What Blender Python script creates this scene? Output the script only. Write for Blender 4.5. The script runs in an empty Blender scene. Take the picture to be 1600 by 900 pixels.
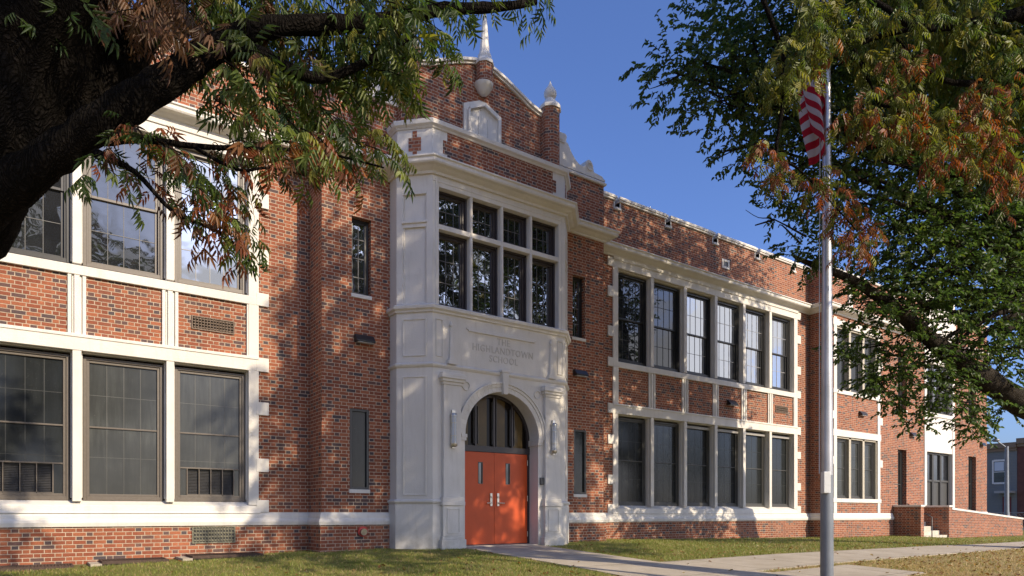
import bpy, math, random
import numpy as np
from mathutils import Vector

SC = bpy.context.scene
COL = SC.collection
R = math.radians
random.seed(7)
rng = np.random.default_rng(7)

# ------------------------------------------------------------------ camera
D0 = 13.6
EYE = 0.85
cam_d = bpy.data.cameras.new('camera')
cam = bpy.data.objects.new('camera', cam_d)
COL.objects.link(cam)
cam.location = (0, -D0, EYE)
YAW = R(90 - 54.57)
cam.rotation_euler = (R(90), 0, -YAW)
cam_d.sensor_width = 36
cam_d.lens = 36 * 1067 / 1600
cam_d.shift_y = (803 - 450) / 1600
cam_d.clip_start = 0.05
cam_d.clip_end = 3000
SC.camera = cam

# ------------------------------------------------------------------ sky, sun, exposure
SUN_AZ, SUN_EL = R(20), R(31)
sv = Vector((math.sin(SUN_AZ) * math.cos(SUN_EL), -math.cos(SUN_AZ) * math.cos(SUN_EL), math.sin(SUN_EL)))
w = bpy.data.worlds.new('World'); SC.world = w; w.use_nodes = True
nt = w.node_tree
bg = nt.nodes['Background']
sky = nt.nodes.new('ShaderNodeTexSky'); sky.sky_type = 'NISHITA'; sky.sun_disc = False
sky.sun_elevation = SUN_EL; sky.sun_rotation = R(160)
sky.air_density = 1.0; sky.dust_density = 2.2; sky.ozone_density = 2.4
mulc = nt.nodes.new('ShaderNodeMix'); mulc.data_type = 'RGBA'; mulc.blend_type = 'MULTIPLY'; mulc.inputs[0].default_value = 1
mulc.inputs[7].default_value = (.90, 1.08, 1.60, 1); nt.links.new(sky.outputs[0], mulc.inputs[6])
# bank of bright cloud low in the sky on the street side (behind the photographer, mirrored in the glass)
tc = nt.nodes.new('ShaderNodeTexCoord'); sx = nt.nodes.new('ShaderNodeSeparateXYZ'); nt.links.new(tc.outputs['Generated'], sx.inputs[0])
def _mr(v, a, b, c=0., d=1.):
    q = nt.nodes.new('ShaderNodeMapRange'); q.interpolation_type = 'SMOOTHSTEP'; nt.links.new(v, q.inputs[0])
    for i, x in enumerate((a, b, c, d)): q.inputs[i + 1].default_value = x
    return q.outputs[0]
def _mu(a, b):
    q = nt.nodes.new('ShaderNodeMath'); q.operation = 'MULTIPLY'; nt.links.new(a, q.inputs[0]); nt.links.new(b, q.inputs[1]); return q.outputs[0]
cn = nt.nodes.new('ShaderNodeTexNoise'); cn.inputs['Scale'].default_value = 4.2; cn.inputs['Detail'].default_value = 7
mpp = nt.nodes.new('ShaderNodeMapping'); mpp.inputs['Scale'].default_value = (1, 1, 2.6); nt.links.new(tc.outputs['Generated'], mpp.inputs[0]); nt.links.new(mpp.outputs[0], cn.inputs['Vector'])
cl = _mu(_mu(_mr(cn.outputs[0], .40, .58), _mr(sx.outputs[1], -.12, -.36)), _mu(_mr(sx.outputs[2], .0, .07), _mr(sx.outputs[2], .48, .36)))
mc_ = nt.nodes.new('ShaderNodeMix'); mc_.data_type = 'RGBA'; nt.links.new(cl, mc_.inputs[0]); nt.links.new(mulc.outputs[2], mc_.inputs[6]); mc_.inputs[7].default_value = (8.6, 8.5, 9.0, 1)
nt.links.new(mc_.outputs[2], bg.inputs[0]); bg.inputs[1].default_value = 0.11
sl = bpy.data.lights.new('sun', 'SUN'); sl.energy = 5.0; sl.angle = R(0.55); sl.color = (1.0, 0.84, 0.62)
so = bpy.data.objects.new('sun', sl); COL.objects.link(so); so.rotation_euler = sv.to_track_quat('Z', 'Y').to_euler()
so.location = (6, -20, 30)
SC.view_settings.view_transform = 'Standard'; SC.view_settings.look = 'None'
SC.view_settings.exposure = 0.30; SC.view_settings.gamma = 1
SC.render.engine = 'CYCLES'
SC.cycles.max_bounces = 8

# ------------------------------------------------------------------ helpers
ORG = {}
def tag(o, label=None, cat=None, group=None, kind=None):
    if label: o['label'] = label
    if cat: o['category'] = cat
    if group: o['group'] = group
    if kind: o['kind'] = kind
    return o
def thing(name, loc, label, cat, group=None):
    o = bpy.data.objects.new(name, None); COL.objects.link(o); o.location = loc
    o.empty_display_size = 0.3
    ORG[o.name] = Vector(loc)
    return tag(o, label, cat, group)

class MB:
    def __init__(s): s.v = []; s.f = []; s.sm = []
    def add(s, vs, fs, smooth=False):
        b = len(s.v); s.v += [tuple(p) for p in vs]
        for f in fs: s.f.append(tuple(i + b for i in f)); s.sm.append(smooth)
        return s
    def quad(s, a, b, c, d): return s.add([a, b, c, d], [(0, 1, 2, 3)])
    def box(s, x0, x1, y0, y1, z0, z1):
        vs = [(x, y, z) for z in (z0, z1) for y in (y0, y1) for x in (x0, x1)]
        return s.add(vs, [(0, 2, 3, 1), (4, 5, 7, 6), (0, 1, 5, 4), (1, 3, 7, 5), (3, 2, 6, 7), (2, 0, 4, 6)])
    def obox(s, o, t, a0, a1, n0, n1, z0, z1):
        # box along horizontal direction t from point o, n outward
        t = Vector((t[0], t[1], 0)).normalized(); n = Vector((t.y, -t.x, 0)); o = Vector((o[0], o[1], 0))
        vs = []
        for z in (z0, z1):
            for nn in (n1, n0):
                for aa in (a0, a1):
                    p = o + t * aa + n * nn; vs.append((p.x, p.y, z))
        return s.add(vs, [(0, 2, 3, 1), (4, 5, 7, 6), (0, 1, 5, 4), (1, 3, 7, 5), (3, 2, 6, 7), (2, 0, 4, 6)])
    def sweep(s, path, prof, caps=True):
        P = [Vector((p[0], p[1])) for p in path]; n = len(P); rings = []
        for i in range(n):
            ns = []
            if i > 0: d = (P[i] - P[i - 1]).normalized(); ns.append(Vector((d.y, -d.x)))
            if i < n - 1: d = (P[i + 1] - P[i]).normalized(); ns.append(Vector((d.y, -d.x)))
            if len(ns) == 2: m = (ns[0] + ns[1]); m = m / max(0.2, m.dot(ns[0]))
            else: m = ns[0]
            rings.append([(P[i].x + m.x * o, P[i].y + m.y * o, z) for (o, z) in prof])
        k = len(prof); vs = [p for r in rings for p in r]; fs = []
        for i in range(n - 1):
            for j in range(k):
                j2 = (j + 1) % k
                fs.append((i * k + j, (i + 1) * k + j, (i + 1) * k + j2, i * k + j2))
        if caps: fs.append(tuple(range(k))); fs.append(tuple((n - 1) * k + j for j in reversed(range(k))))
        return s.add(vs, fs)
    def lathe(s, cx, cy, prof, seg=16, smooth=True, a0=0.0):
        k = len(prof); vs = []; fs = []
        for i in range(seg):
            a = a0 + 2 * math.pi * i / seg
            for (r, z) in prof: vs.append((cx + r * math.cos(a), cy + r * math.sin(a), z))
        for i in range(seg):
            i2 = (i + 1) % seg
            for j in range(k - 1): fs.append((i * k + j, i2 * k + j, i2 * k + j + 1, i * k + j + 1))
        s.add(vs, fs, smooth)
        s.add([vs[i * k + k - 1] for i in range(seg)], [tuple(range(seg))]); s.add([vs[i * k] for i in range(seg)], [tuple(reversed(range(seg)))])
        return s
    def extr(s, poly, y0, y1):
        # polygon in XZ extruded from y0 (front) to y1
        n = len(poly); vs = [(x, y0, z) for x, z in poly] + [(x, y1, z) for x, z in poly]
        fs = [tuple(range(n)), tuple(reversed(range(n, 2 * n)))]
        for i in range(n): j = (i + 1) % n; fs.append((i, i + n, j + n, j))
        return s.add(vs, fs)
    def tube(s, pts, rad, seg=8, cap=True, smooth=True, noise=0.0):
        P = [Vector(p) for p in pts]; n = len(P); vs = []; fs = []
        up = None
        for i in range(n):
            d = (P[min(i + 1, n - 1)] - P[max(i - 1, 0)]).normalized()
            if up is None: up = d.orthogonal().normalized()
            else:
                up = (up - d * up.dot(d))
                up = up.normalized() if up.length > 1e-6 else d.orthogonal().normalized()
            b = d.cross(up)
            r = rad[i] if hasattr(rad, '__len__') else rad
            for j in range(seg):
                a = 2 * math.pi * j / seg
                rr = r * (1 + noise * (random.random() - .5))
                vs.append(P[i] + (up * math.cos(a) + b * math.sin(a)) * rr)
        for i in range(n - 1):
            for j in range(seg):
                j2 = (j + 1) % seg; fs.append((i * seg + j, (i + 1) * seg + j, (i + 1) * seg + j2, i * seg + j2))
        s.add(vs, fs, smooth)
        if cap:
            s.add(vs[:seg], [tuple(range(seg))]); s.add(vs[-seg:], [tuple(reversed(range(seg)))])
        return s
    def build(s, name, mat, parent=None, bevel=0.0, flip=False):
        me = bpy.data.meshes.new(name)
        o0 = ORG.get(parent.name, Vector((0, 0, 0))) if parent else Vector((0, 0, 0))
        V = np.array(s.v, dtype=float) - np.array(o0)
        me.from_pydata([tuple(p) for p in V], [], s.f)
        me.update()
        for p, sm in zip(me.polygons, s.sm): p.use_smooth = sm
        uvl = me.uv_layers.new(name='UVMap'); d = uvl.data
        for p in me.polygons:
            n = p.normal
            if abs(n.z) > 0.75:
                for li in p.loop_indices:
                    c = me.vertices[me.loops[li].vertex_index].co + o0; d[li].uv = (c.x, c.y)
            else:
                t = Vector((-n.y, n.x, 0)).normalized()
                if t.x < -0.01 or (abs(t.x) <= 0.01 and t.y < 0): t = -t
                for li in p.loop_indices:
                    c = me.vertices[me.loops[li].vertex_index].co + o0; d[li].uv = (c.dot(t), c.z)
        me.materials.append(mat)
        o = bpy.data.objects.new(name, me); COL.objects.link(o)
        if parent: o.parent = parent
        ORG[o.name] = o0
        if bevel:
            m = o.modifiers.new('bevel', 'BEVEL'); m.width = bevel; m.segments = 2; m.limit_method = 'ANGLE'; m.angle_limit = R(40)
            m.harden_normals = False
        return o

# ------------------------------------------------------------------ materials
class N:
    def __init__(s, name):
        s.m = bpy.data.materials.new(name); s.m.use_nodes = True; s.t = s.m.node_tree
        s.b = s.t.nodes['Principled BSDF']; s.out = s.t.nodes['Material Output']
    def n(s, ty, **kw):
        x = s.t.nodes.new(ty)
        for k, v in kw.items(): setattr(x, k, v)
        return x
    def l(s, a, b): s.t.links.new(a, b)
    def m_(s, op, a, b=None, c=None, clamp=False):
        x = s.n('ShaderNodeMath', operation=op); x.use_clamp = clamp
        for i, q in enumerate((a, b, c)):
            if q is None: continue
            if isinstance(q, (int, float)): x.inputs[i].default_value = q
            else: s.l(q, x.inputs[i])
        return x.outputs[0]
    def mix(s, f, a, b, blend='MIX'):
        x = s.n('ShaderNodeMix', data_type='RGBA', blend_type=blend)
        for i, q in ((0, f), (6, a), (7, b)):
            if isinstance(q, (int, float)): x.inputs[i].default_value = q
            elif isinstance(q, tuple): x.inputs[i].default_value = (*q, 1)
            else: s.l(q, x.inputs[i])
        return x.outputs[2]
    def noise(s, scale, detail=4, rough=.55, vec=None, lo=.3, hi=.7, tolo=0., tohi=1., dist=0.):
        x = s.n('ShaderNodeTexNoise'); x.inputs['Scale'].default_value = scale; x.inputs['Detail'].default_value = detail
        x.inputs['Roughness'].default_value = rough; x.inputs['Distortion'].default_value = dist
        if vec is None: vec = s.geo()
        s.l(vec, x.inputs['Vector'])
        return s.mr(x.outputs[0], lo, hi, tolo, tohi)
    def mr(s, v, lo, hi, a=0., b=1.):
        y = s.n('ShaderNodeMapRange'); s.l(v, y.inputs[0])
        for i, q in enumerate((lo, hi, a, b)): y.inputs[i + 1].default_value = q
        return y.outputs[0]
    def geo(s):
        if not hasattr(s, '_g'): s._g = s.n('ShaderNodeNewGeometry')
        return s._g.outputs['Position']
    def bump(s, h, dist=.01, strength=.5):
        x = s.n('ShaderNodeBump'); x.inputs['Distance'].default_value = dist; x.inputs['Strength'].default_value = strength
        s.l(h, x.inputs['Height']); s.l(x.outputs[0], s.b.inputs['Normal']); return x
    def base(s, c):
        if isinstance(c, tuple): s.b.inputs['Base Color'].default_value = (*c, 1)
        else: s.l(c, s.b.inputs['Base Color'])
    def set(s, rough=.6, metal=0., spec=.5):
        s.b.inputs['Roughness'].default_value = rough; s.b.inputs['Metallic'].default_value = metal
        s.b.inputs['Specular IOR Level'].default_value = spec

def brick_mat(name, bond='flemish', hue=0.0, h=.068, w=.292):
    k = N(name)
    uv = k.n('ShaderNodeUVMap'); sep = k.n('ShaderNodeSeparateXYZ'); k.l(uv.outputs[0], sep.inputs[0])
    u = k.m_('ADD', sep.outputs[0], 500.); v = k.m_('ADD', sep.outputs[1], 100 * h + .002)
    # tiny waviness of the courses
    wob = k.noise(9, 2, lo=0, hi=1, tolo=-.0022, tohi=.0022)
    v = k.m_('ADD', v, wob); u = k.m_('ADD', u, wob)
    vr = k.m_('DIVIDE', v, h); row = k.m_('FLOOR', vr); fv = k.m_('FRACT', vr)
    par = k.m_('MODULO', row, 2.)
    if bond == 'flemish':
        up = k.m_('ADD', k.m_('DIVIDE', u, w), k.m_('MULTIPLY', par, .5))
        cell = k.m_('FLOOR', up); fu = k.m_('FRACT', up); S = .66
        head = k.m_('GREATER_THAN', fu, S)
        d1 = k.m_('MULTIPLY', k.m_('MINIMUM', k.m_('MINIMUM', fu, k.m_('ABSOLUTE', k.m_('SUBTRACT', fu, S))), k.m_('SUBTRACT', 1., fu)), w)
    else:
        wr = k.m_('SUBTRACT', .2, k.m_('MULTIPLY', par, .1))
        up = k.m_('ADD', k.m_('DIVIDE', u, wr), k.m_('MULTIPLY', par, .5))
        cell = k.m_('FLOOR', up); fu = k.m_('FRACT', up); head = par
        d1 = k.m_('MULTIPLY', k.m_('MINIMUM', fu, k.m_('SUBTRACT', 1., fu)), wr)
    dv = k.m_('MULTIPLY', k.m_('MINIMUM', fv, k.m_('SUBTRACT', 1., fv)), h)
    dm = k.m_('MINIMUM', d1, dv)
    mask = k.mr(dm, .0046, .0072)
    idv = k.n('ShaderNodeCombineXYZ'); k.l(k.m_('ADD', k.m_('MULTIPLY', cell, 2.), head), idv.inputs[0]); k.l(row, idv.inputs[1])
    wn = k.n('ShaderNodeTexWhiteNoise', noise_dimensions='3D'); k.l(idv.outputs[0], wn.inputs['Vector'])
    sc = k.n('ShaderNodeSeparateColor'); k.l(wn.outputs['Color'], sc.inputs[0])
    rp = k.n('ShaderNodeValToRGB'); k.l(wn.outputs['Value'], rp.inputs[0]); e = rp.color_ramp.elements
    e[0].position = 0; e[0].color = (.205, .066, .038, 1); e[1].position = 1; e[1].color = (.36, .128, .066, 1)
    for p, c in ((.25, (.265, .082, .044, 1)), (.5, (.225, .073, .042, 1)), (.75, (.30, .102, .052, 1))):
        q = e.new(p); q.color = c
    thr = k.m_('ADD', .09, k.m_('MULTIPLY', head, .25))
    dark = k.m_('LESS_THAN', sc.outputs[0], thr)
    dcol = k.mix(sc.outputs[1], (.075, .062, .068), (.14, .075, .063))
    c = k.mix(dark, rp.outputs[0], dcol)
    # soft per-brick mottling and large weathering
    n1 = k.noise(60, 3, tolo=.82, tohi=1.15); n2 = k.noise(.7, 4, tolo=.76, tohi=1.06)
    nn = k.m_('MULTIPLY', n1, n2); cc = k.n('ShaderNodeCombineColor')
    for i in range(3): k.l(nn, cc.inputs[i])
    c = k.mix(1., c, cc.outputs[0], 'MULTIPLY')
    bloom = k.m_('MULTIPLY', k.noise(.55, 6, .75, lo=.56, hi=.78, tolo=0, tohi=.30), k.noise(30, 4, .7, lo=.3, hi=.7, tolo=.3, tohi=1))
    c = k.mix(bloom, c, (.46, .34, .26))
    c = k.mix(k.noise(.42, 6, .7, lo=.5, hi=.72, tolo=0, tohi=.28), c, (.15, .062, .045))
    mc = k.mix(k.noise(14, 3), (.35, .275, .205), (.53, .43, .325))
    k.base(k.mix(mask, mc, c)); k.set(.85, 0, .25)
    hh = k.m_('ADD', mask, k.m_('MULTIPLY', k.noise(120, 3), .25))
    k.bump(hh, .006, .8)
    return k.m

def stone_mat(name, c0=(.60, .575, .53), c1=(.68, .655, .61), rough=.62, stain=True):
    k = N(name)
    c = k.mix(k.noise(1.3, 5), c0, c1)
    if stain:
        mp = k.n('ShaderNodeMapping'); mp.inputs['Scale'].default_value = (6, 6, .7); k.l(k.geo(), mp.inputs[0])
        st = k.noise(1.6, 5, .7, vec=mp.outputs[0], lo=.52, hi=.8, tolo=0, tohi=.38)
        c = k.mix(st, c, (.40, .37, .32))
        sp_ = k.n('ShaderNodeSeparateXYZ'); k.l(k.geo(), sp_.inputs[0])
        dirt = k.m_('MULTIPLY', k.mr(sp_.outputs[2], .75, .1, 0, 1), k.noise(5, 6, .7, lo=.35, hi=.7, tolo=0, tohi=.6))
        c = k.mix(dirt, c, (.25, .23, .17))
        c = k.mix(k.noise(34, 5, .75, lo=.6, hi=.8, tolo=0, tohi=.35), c, (.36, .33, .28))
    k.base(c); k.set(rough, 0, .35)
    k.bump(k.noise(45, 4), .003, .35)
    return k.m

def flat_mat(name, col, rough=.5, metal=0., var=.15, bump=0., scale=25, spec=.5):
    k = N(name)
    c2 = tuple(min(1, x * (1 + var)) for x in col); c1 = tuple(x * (1 - var) for x in col)
    k.base(k.mix(k.noise(scale, 4), c1, c2)); k.set(rough, metal, spec)
    if bump: k.bump(k.noise(scale * 3, 4), bump, .5)
    return k.m

def glass_mat(name, dark=(.012, .013, .015), refl=.35, rough=.015, wav=.5, fac=.55):
    k = N(name)
    k.base(k.mix(k.noise(.9, 3), dark, tuple(x * 2.2 for x in dark))); k.set(rough, 0, .5)
    g = k.n('ShaderNodeBsdfGlossy'); g.inputs['Roughness'].default_value = rough; g.inputs['Color'].default_value = (.86, .9, .95, 1)
    mx = k.n('ShaderNodeMixShader'); fr = k.n('ShaderNodeLayerWeight'); fr.inputs[0].default_value = .5
    f = k.m_('ADD', k.m_('MULTIPLY', fr.outputs['Facing'], fac), refl - .1, clamp=True)
    k.l(f, mx.inputs[0]); k.l(k.b.outputs[0], mx.inputs[1]); k.l(g.outputs[0], mx.inputs[2]); k.l(mx.outputs[0], k.out.inputs[0])
    b = k.bump(k.noise(1.6, 2), .004, wav); k.l(b.outputs[0], g.inputs['Normal'])
    return k.m

def screen_mat(name, col=(.05, .052, .05), streak=.6, r=.34):
    k = N(name)
    mp = k.n('ShaderNodeMapping'); mp.inputs['Scale'].default_value = (9, 9, .8); k.l(k.geo(), mp.inputs[0])
    s1 = k.noise(1.5, 6, .7, vec=mp.outputs[0]); s2 = k.noise(1.1, 4)
    sp = k.noise(55, 2, lo=.68, hi=.78, tolo=0, tohi=.35)
    c = k.mix(k.m_('MULTIPLY', k.m_('MULTIPLY', s1, s2), streak), col, tuple(x * 2.6 for x in col))
    c = k.mix(k.m_('MULTIPLY', sp, s2), c, (.3, .29, .26))
    k.base(c); k.set(r, 0, .5)
    return k.m

def leaf_mat(name, trans=.35):
    k = N(name)
    at = k.n('ShaderNodeAttribute'); at.attribute_name = 'tint'
    c = k.mix(k.noise(18, 3, tolo=.0, tohi=.35), at.outputs['Color'], (.05, .07, .02))
    k.base(c); k.set(.45, 0, .35)
    tr = k.n('ShaderNodeBsdfTranslucent')
    hs = k.n('ShaderNodeHueSaturation'); hs.inputs['Value'].default_value = 1.5; hs.inputs['Saturation'].default_value = 1.15
    k.l(c, hs.inputs['Color']); k.l(hs.outputs[0], tr.inputs['Color'])
    mx = k.n('ShaderNodeMixShader'); mx.inputs[0].default_value = trans
    k.l(k.b.outputs[0], mx.inputs[1]); k.l(tr.outputs[0], mx.inputs[2]); k.l(mx.outputs[0], k.out.inputs[0])
    return k.m

def bark_mat(name, a=(.006, .005, .004), b=(.026, .022, .019)):
    k = N(name)
    mp = k.n('ShaderNodeMapping'); mp.inputs['Scale'].default_value = (1, 1, .35); k.l(k.geo(), mp.inputs[0])
    v = k.n('ShaderNodeTexVoronoi', feature='DISTANCE_TO_EDGE'); v.inputs['Scale'].default_value = 22
    ds = k.n('ShaderNodeVectorMath', operation='ADD'); nz = k.n('ShaderNodeTexNoise'); nz.inputs['Scale'].default_value = 4
    k.l(mp.outputs[0], nz.inputs['Vector']); k.l(mp.outputs[0], ds.inputs[0]); k.l(nz.outputs['Color'], ds.inputs[1])
    k.l(ds.outputs[0], v.inputs['Vector'])
    e = k.mr(v.outputs['Distance'], 0, .3)
    n1 = k.noise(5, 6, .65)
    k.base(k.mix(k.m_('MULTIPLY', e, n1), a, b)); k.set(.95, 0, .06)
    k.bump(k.m_('ADD', e, k.noise(40, 4)), .025, .9)
    return k.m

M = {}
M['brick'] = brick_mat('red_flemish_brick')
M['brick_panel'] = brick_mat('red_english_brick', 'english')
M['stone'] = stone_mat('painted_stone')
M['concrete_step'] = stone_mat('concrete_step', (.5, .46, .38), (.6, .56, .48))
M['bronze'] = flat_mat('bronze_window_frame', (.105, .088, .072), .42, 0, .12)
M['black'] = flat_mat('black_window_frame', (.018, .018, .019), .4, 0, .2)
M['darkpaint'] = flat_mat('dark_bay_frame', (.034, .027, .028), .4, 0, .2)
M['greyframe'] = flat_mat('grey_slit_frame', (.06, .06, .058), .42, 0, .1)
M['greylt'] = flat_mat('pale_grey_frame', (.30, .29, .28), .45, 0, .1)
M['screen'] = screen_mat('dusty_window_screen', (.032, .034, .033), 1.0, .17)
M['screen_dark'] = screen_mat('dark_window_screen', (.014, .016, .017), .6, .13)
M['glass'] = glass_mat('reflective_glass', refl=.42)
M['glass_bay'] = glass_mat('leaded_bay_glass', refl=.26, wav=1.)
M['glass_mid'] = glass_mat('upper_left_glass', refl=.15, fac=.25, wav=.8)
M['glass_dark'] = glass_mat('dark_glass', refl=.11, fac=.12)
M['muntin'] = flat_mat('muntin_grey', (.10, .10, .10), .5)
M['muntin_pale'] = flat_mat('muntin_pale', (.42, .42, .44), .5)
M['muntin_dark'] = flat_mat('muntin_dark', (.035, .035, .037), .5)
M['door'] = flat_mat('orange_red_door_paint', (.54, .072, .007), .5, 0, .06, scale=4)
M['steel'] = flat_mat('brushed_steel', (.55, .52, .46), .32, .9)
M['lampglass'] = flat_mat('frosted_lamp_glass', (.50, .54, .60), .25, 0, .03)
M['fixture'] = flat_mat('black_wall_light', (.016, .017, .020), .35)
M['terracotta'] = flat_mat('weathered_vent_metal', (.20, .15, .115), .8, 0, .35, .01, 30)
M['verdigris'] = flat_mat('weathered_green_vent_metal', (.21, .20, .145), .8, 0, .35, .01, 30)
M['bark'] = bark_mat('ash_bark')
M['bark2'] = bark_mat('elm_bark', (.03, .025, .02), (.10, .085, .07))
M['leaf'] = leaf_mat('ash_leaf', .4)
M['leaf2'] = leaf_mat('elm_leaf', .42)
M['rust'] = flat_mat('rusty_grate', (.07, .045, .035), .8, .2, .3)
M['red'] = flat_mat('red_ring_paint', (.35, .03, .025), .5)
M['interior'] = flat_mat('dim_interior', (.16, .12, .07), .8)

def ground_z(X, Y):
    X = np.asarray(X, float); Y = np.asarray(Y, float)
    wv = np.interp(X, [-12, -5, 0, 4.4, 7, 12.7, 22.5, 27, 30, 40, 60], [-.2, -.08, -.02, .1, .17, .15, .01, .0, -.11, -.14, -.2])
    sl = np.interp(X, [9, 20, 40], [.050, .018, .012])
    d = np.clip(-Y - 1.2, 0, 14)
    return wv - sl * d
def gz(X, Y): return float(ground_z(X, Y))

# ------------------------------------------------------------------ ground
def grass_mat():
    k = N('lawn')
    g = k.mix(k.noise(2.2, 5, .6), (.12, .155, .03), (.20, .22, .055))
    g = k.mix(k.noise(40, 4, .6, tolo=0, tohi=.6), g, (.15, .16, .05))
    sep = k.n('ShaderNodeSeparateXYZ'); k.l(k.geo(), sep.inputs[0])
    # the worn, dry part of the lawn lies in front of the walk
    dy = k.mr(sep.outputs[1], -5.6, -7.2); n2 = k.noise(.9, 5, .6, lo=.35, hi=.6)
    dry = k.m_('ADD', k.m_('MULTIPLY', dy, .8), k.m_('MULTIPLY', n2, .45), clamp=True)
    d = k.mix(k.noise(25, 5, .7), (.32, .235, .105), (.50, .39, .20))
    k.base(k.mix(dry, g, d)); k.set(.95, 0, .1)
    k.bump(k.noise(60, 5, .7), .03, .9)
    return k.m
M['lawn'] = grass_mat()
xs = np.concatenate([[-900, -300, -100, -50], np.arange(-30, 60.1, .5), [80, 140, 300, 900]])
ys = np.concatenate([[-900, -300, -100, -50], np.arange(-24, 6.1, .5), [10, 20, 40, 80, 140, 300, 900]])
XX, YY = np.meshgrid(xs, ys); ZZ = ground_z(XX, YY)
mb = MB(); nx = len(xs); mb.v = list(zip(XX.ravel(), YY.ravel(), ZZ.ravel()))
for j in range(len(ys) - 1):
    for i in range(nx - 1):
        mb.f.append((j * nx + i, j * nx + i + 1, (j + 1) * nx + i + 1, (j + 1) * nx + i)); mb.sm.append(True)
tag(mb.build('ground', M['lawn']), kind='structure')

def concrete_mat():
    k = N('walk_concrete')
    c = k.mix(k.noise(1.5, 6, .65), (.37, .325, .26), (.50, .445, .365))
    c = k.mix(k.noise(90, 3, tolo=0, tohi=.3), c, (.22, .2, .17))
    c = k.mix(k.noise(.8, 5, .7, lo=.55, hi=.75, tolo=0, tohi=.45), c, (.24, .20, .155))
    sep = k.n('ShaderNodeSeparateXYZ'); k.l(k.geo(), sep.inputs[0])
    def joint(o, p, ph):
        f = k.m_('FRACT', k.m_('ADD', k.m_('DIVIDE', o, p), ph)); d = k.m_('MULTIPLY', k.m_('MINIMUM', f, k.m_('SUBTRACT', 1., f)), p)
        return k.mr(d, .006, .012)
    j = k.m_('MINIMUM', joint(sep.outputs[0], 1.5, 100.2), joint(sep.outputs[1], 1.5, 100.43))
    k.base(k.mix(j, (.10, .085, .065), c)); k.set(.9, 0, .2); k.bump(k.m_('ADD', j, k.noise(120, 4)), .004, .6)
    return k.m
M['walk'] = concrete_mat()
def pave(name, xf, ylist, off=.016):
    mb = MB()
    rows = []
    for y in ylist:
        x0, x1 = xf(y); xsn = np.linspace(x0, x1, max(3, int((x1 - x0) / .5) + 1)); rows.append([(x, y, gz(x, y) + off) for x in xsn])
    n = max(len(r) for r in rows)
    rows = []
    for y in ylist:
        x0, x1 = xf(y); rows.append([(x, y, gz(x, y) + off) for x in np.linspace(x0, x1, n)])
    for r in rows: mb.v += r
    for j in range(len(rows) - 1):
        for i in range(n - 1): mb.f.append((j * n + i, j * n + i + 1, (j + 1) * n + i + 1, (j + 1) * n + i)); mb.sm.append(False)
    # thickness skirts
    def skirt(a, b): mb.add([a, b, (b[0], b[1], b[2] - .12), (a[0], a[1], a[2] - .12)], [(0, 1, 2, 3)])
    for j in range(len(rows) - 1): skirt(rows[j][0], rows[j + 1][0]); skirt(rows[j][-1], rows[j + 1][-1])
    for i in range(n - 1): skirt(rows[0][i], rows[0][i + 1]); skirt(rows[-1][i], rows[-1][i + 1])
    return tag(mb.build(name, M['walk']), kind='structure')
def flare(y): t = max(0, min(1, (y + 5.2) / -2.2)); return (7.3 - .15 * t, 9.3 + .9 * t * t)
pave('entrance_path', flare, list(np.linspace(-1.30, -7.0, 24)))
pave('sidewalk', lambda y: (9.30 + (.2 if y > -6.4 else .5) * 0, 38.0), list(np.linspace(-5.1, -6.75, 6)), .012)
pave('street_walk', lambda y: (-30, 12.2), list(np.linspace(-7.0, -8.35, 6)), .014)
M['asphalt'] = flat_mat('asphalt', (.05, .05, .052), .9, 0, .2, .01, 30)
mb = MB(); mb.quad((52, -60, -.165), (62, -60, -.165), (62, 120, -.165), (52, 120, -.165)); tag(mb.build('street', M['asphalt']), kind='structure')

# ------------------------------------------------------------------ school building
C0 = 8.35
B = thing('school_building', (C0, 0, 0), 'two storey red brick school with cream stone trim and arched orange doors behind the lawn', 'building')

def wall_grid(mb, x0, x1, z0, z1, Y, holes, depth=.22, topf=None):
    xc = sorted(set([x0, x1] + [h[0] for h in holes] + [h[1] for h in holes])); zc = sorted(set([z0, z1] + [h[2] for h in holes] + [h[3] for h in holes]))
    xc = [x for x in xc if x0 <= x <= x1]; zc = [z for z in zc if z0 <= z <= z1]
    for i in range(len(xc) - 1):
        for j in range(len(zc) - 1):
            cx, cz = (xc[i] + xc[i + 1]) / 2, (zc[j] + zc[j + 1]) / 2
            if any(h[0] < cx < h[1] and h[2] < cz < h[3] for h in holes): continue
            mb.quad((xc[i], Y, zc[j]), (xc[i + 1], Y, zc[j]), (xc[i + 1], Y, zc[j + 1]), (xc[i], Y, zc[j + 1]))
    for (a, b, c, d) in holes:
        y2 = Y + depth
        mb.quad((a, Y, c), (a, Y, d), (a, y2, d), (a, y2, c)); mb.quad((b, Y, d), (b, Y, c), (b, y2, c), (b, y2, d))
        mb.quad((a, Y, d), (b, Y, d), (b, y2, d), (a, y2, d)); mb.quad((b, Y, c), (a, Y, c), (a, y2, c), (b, y2, c))

PVY, AY = -.7, -.6
PL, PR = 4.66, 12.06           # pavilion
LW0, RW1 = -7.2, 22.57          # ends of the wings
BE = 36.2
mir = lambda x: 2 * C0 - x
slit = [(5.27, 5.68, 5.24, 6.78), (5.23, 5.64, 1.34, 2.95)]
pav_holes = slit + [(mir(b), mir(a), c, d) for a, b, c, d in slit]
GR_L = (-5.12, 3.66); GR_R = (13.04, 21.83)   # stone framed window groups

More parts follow.
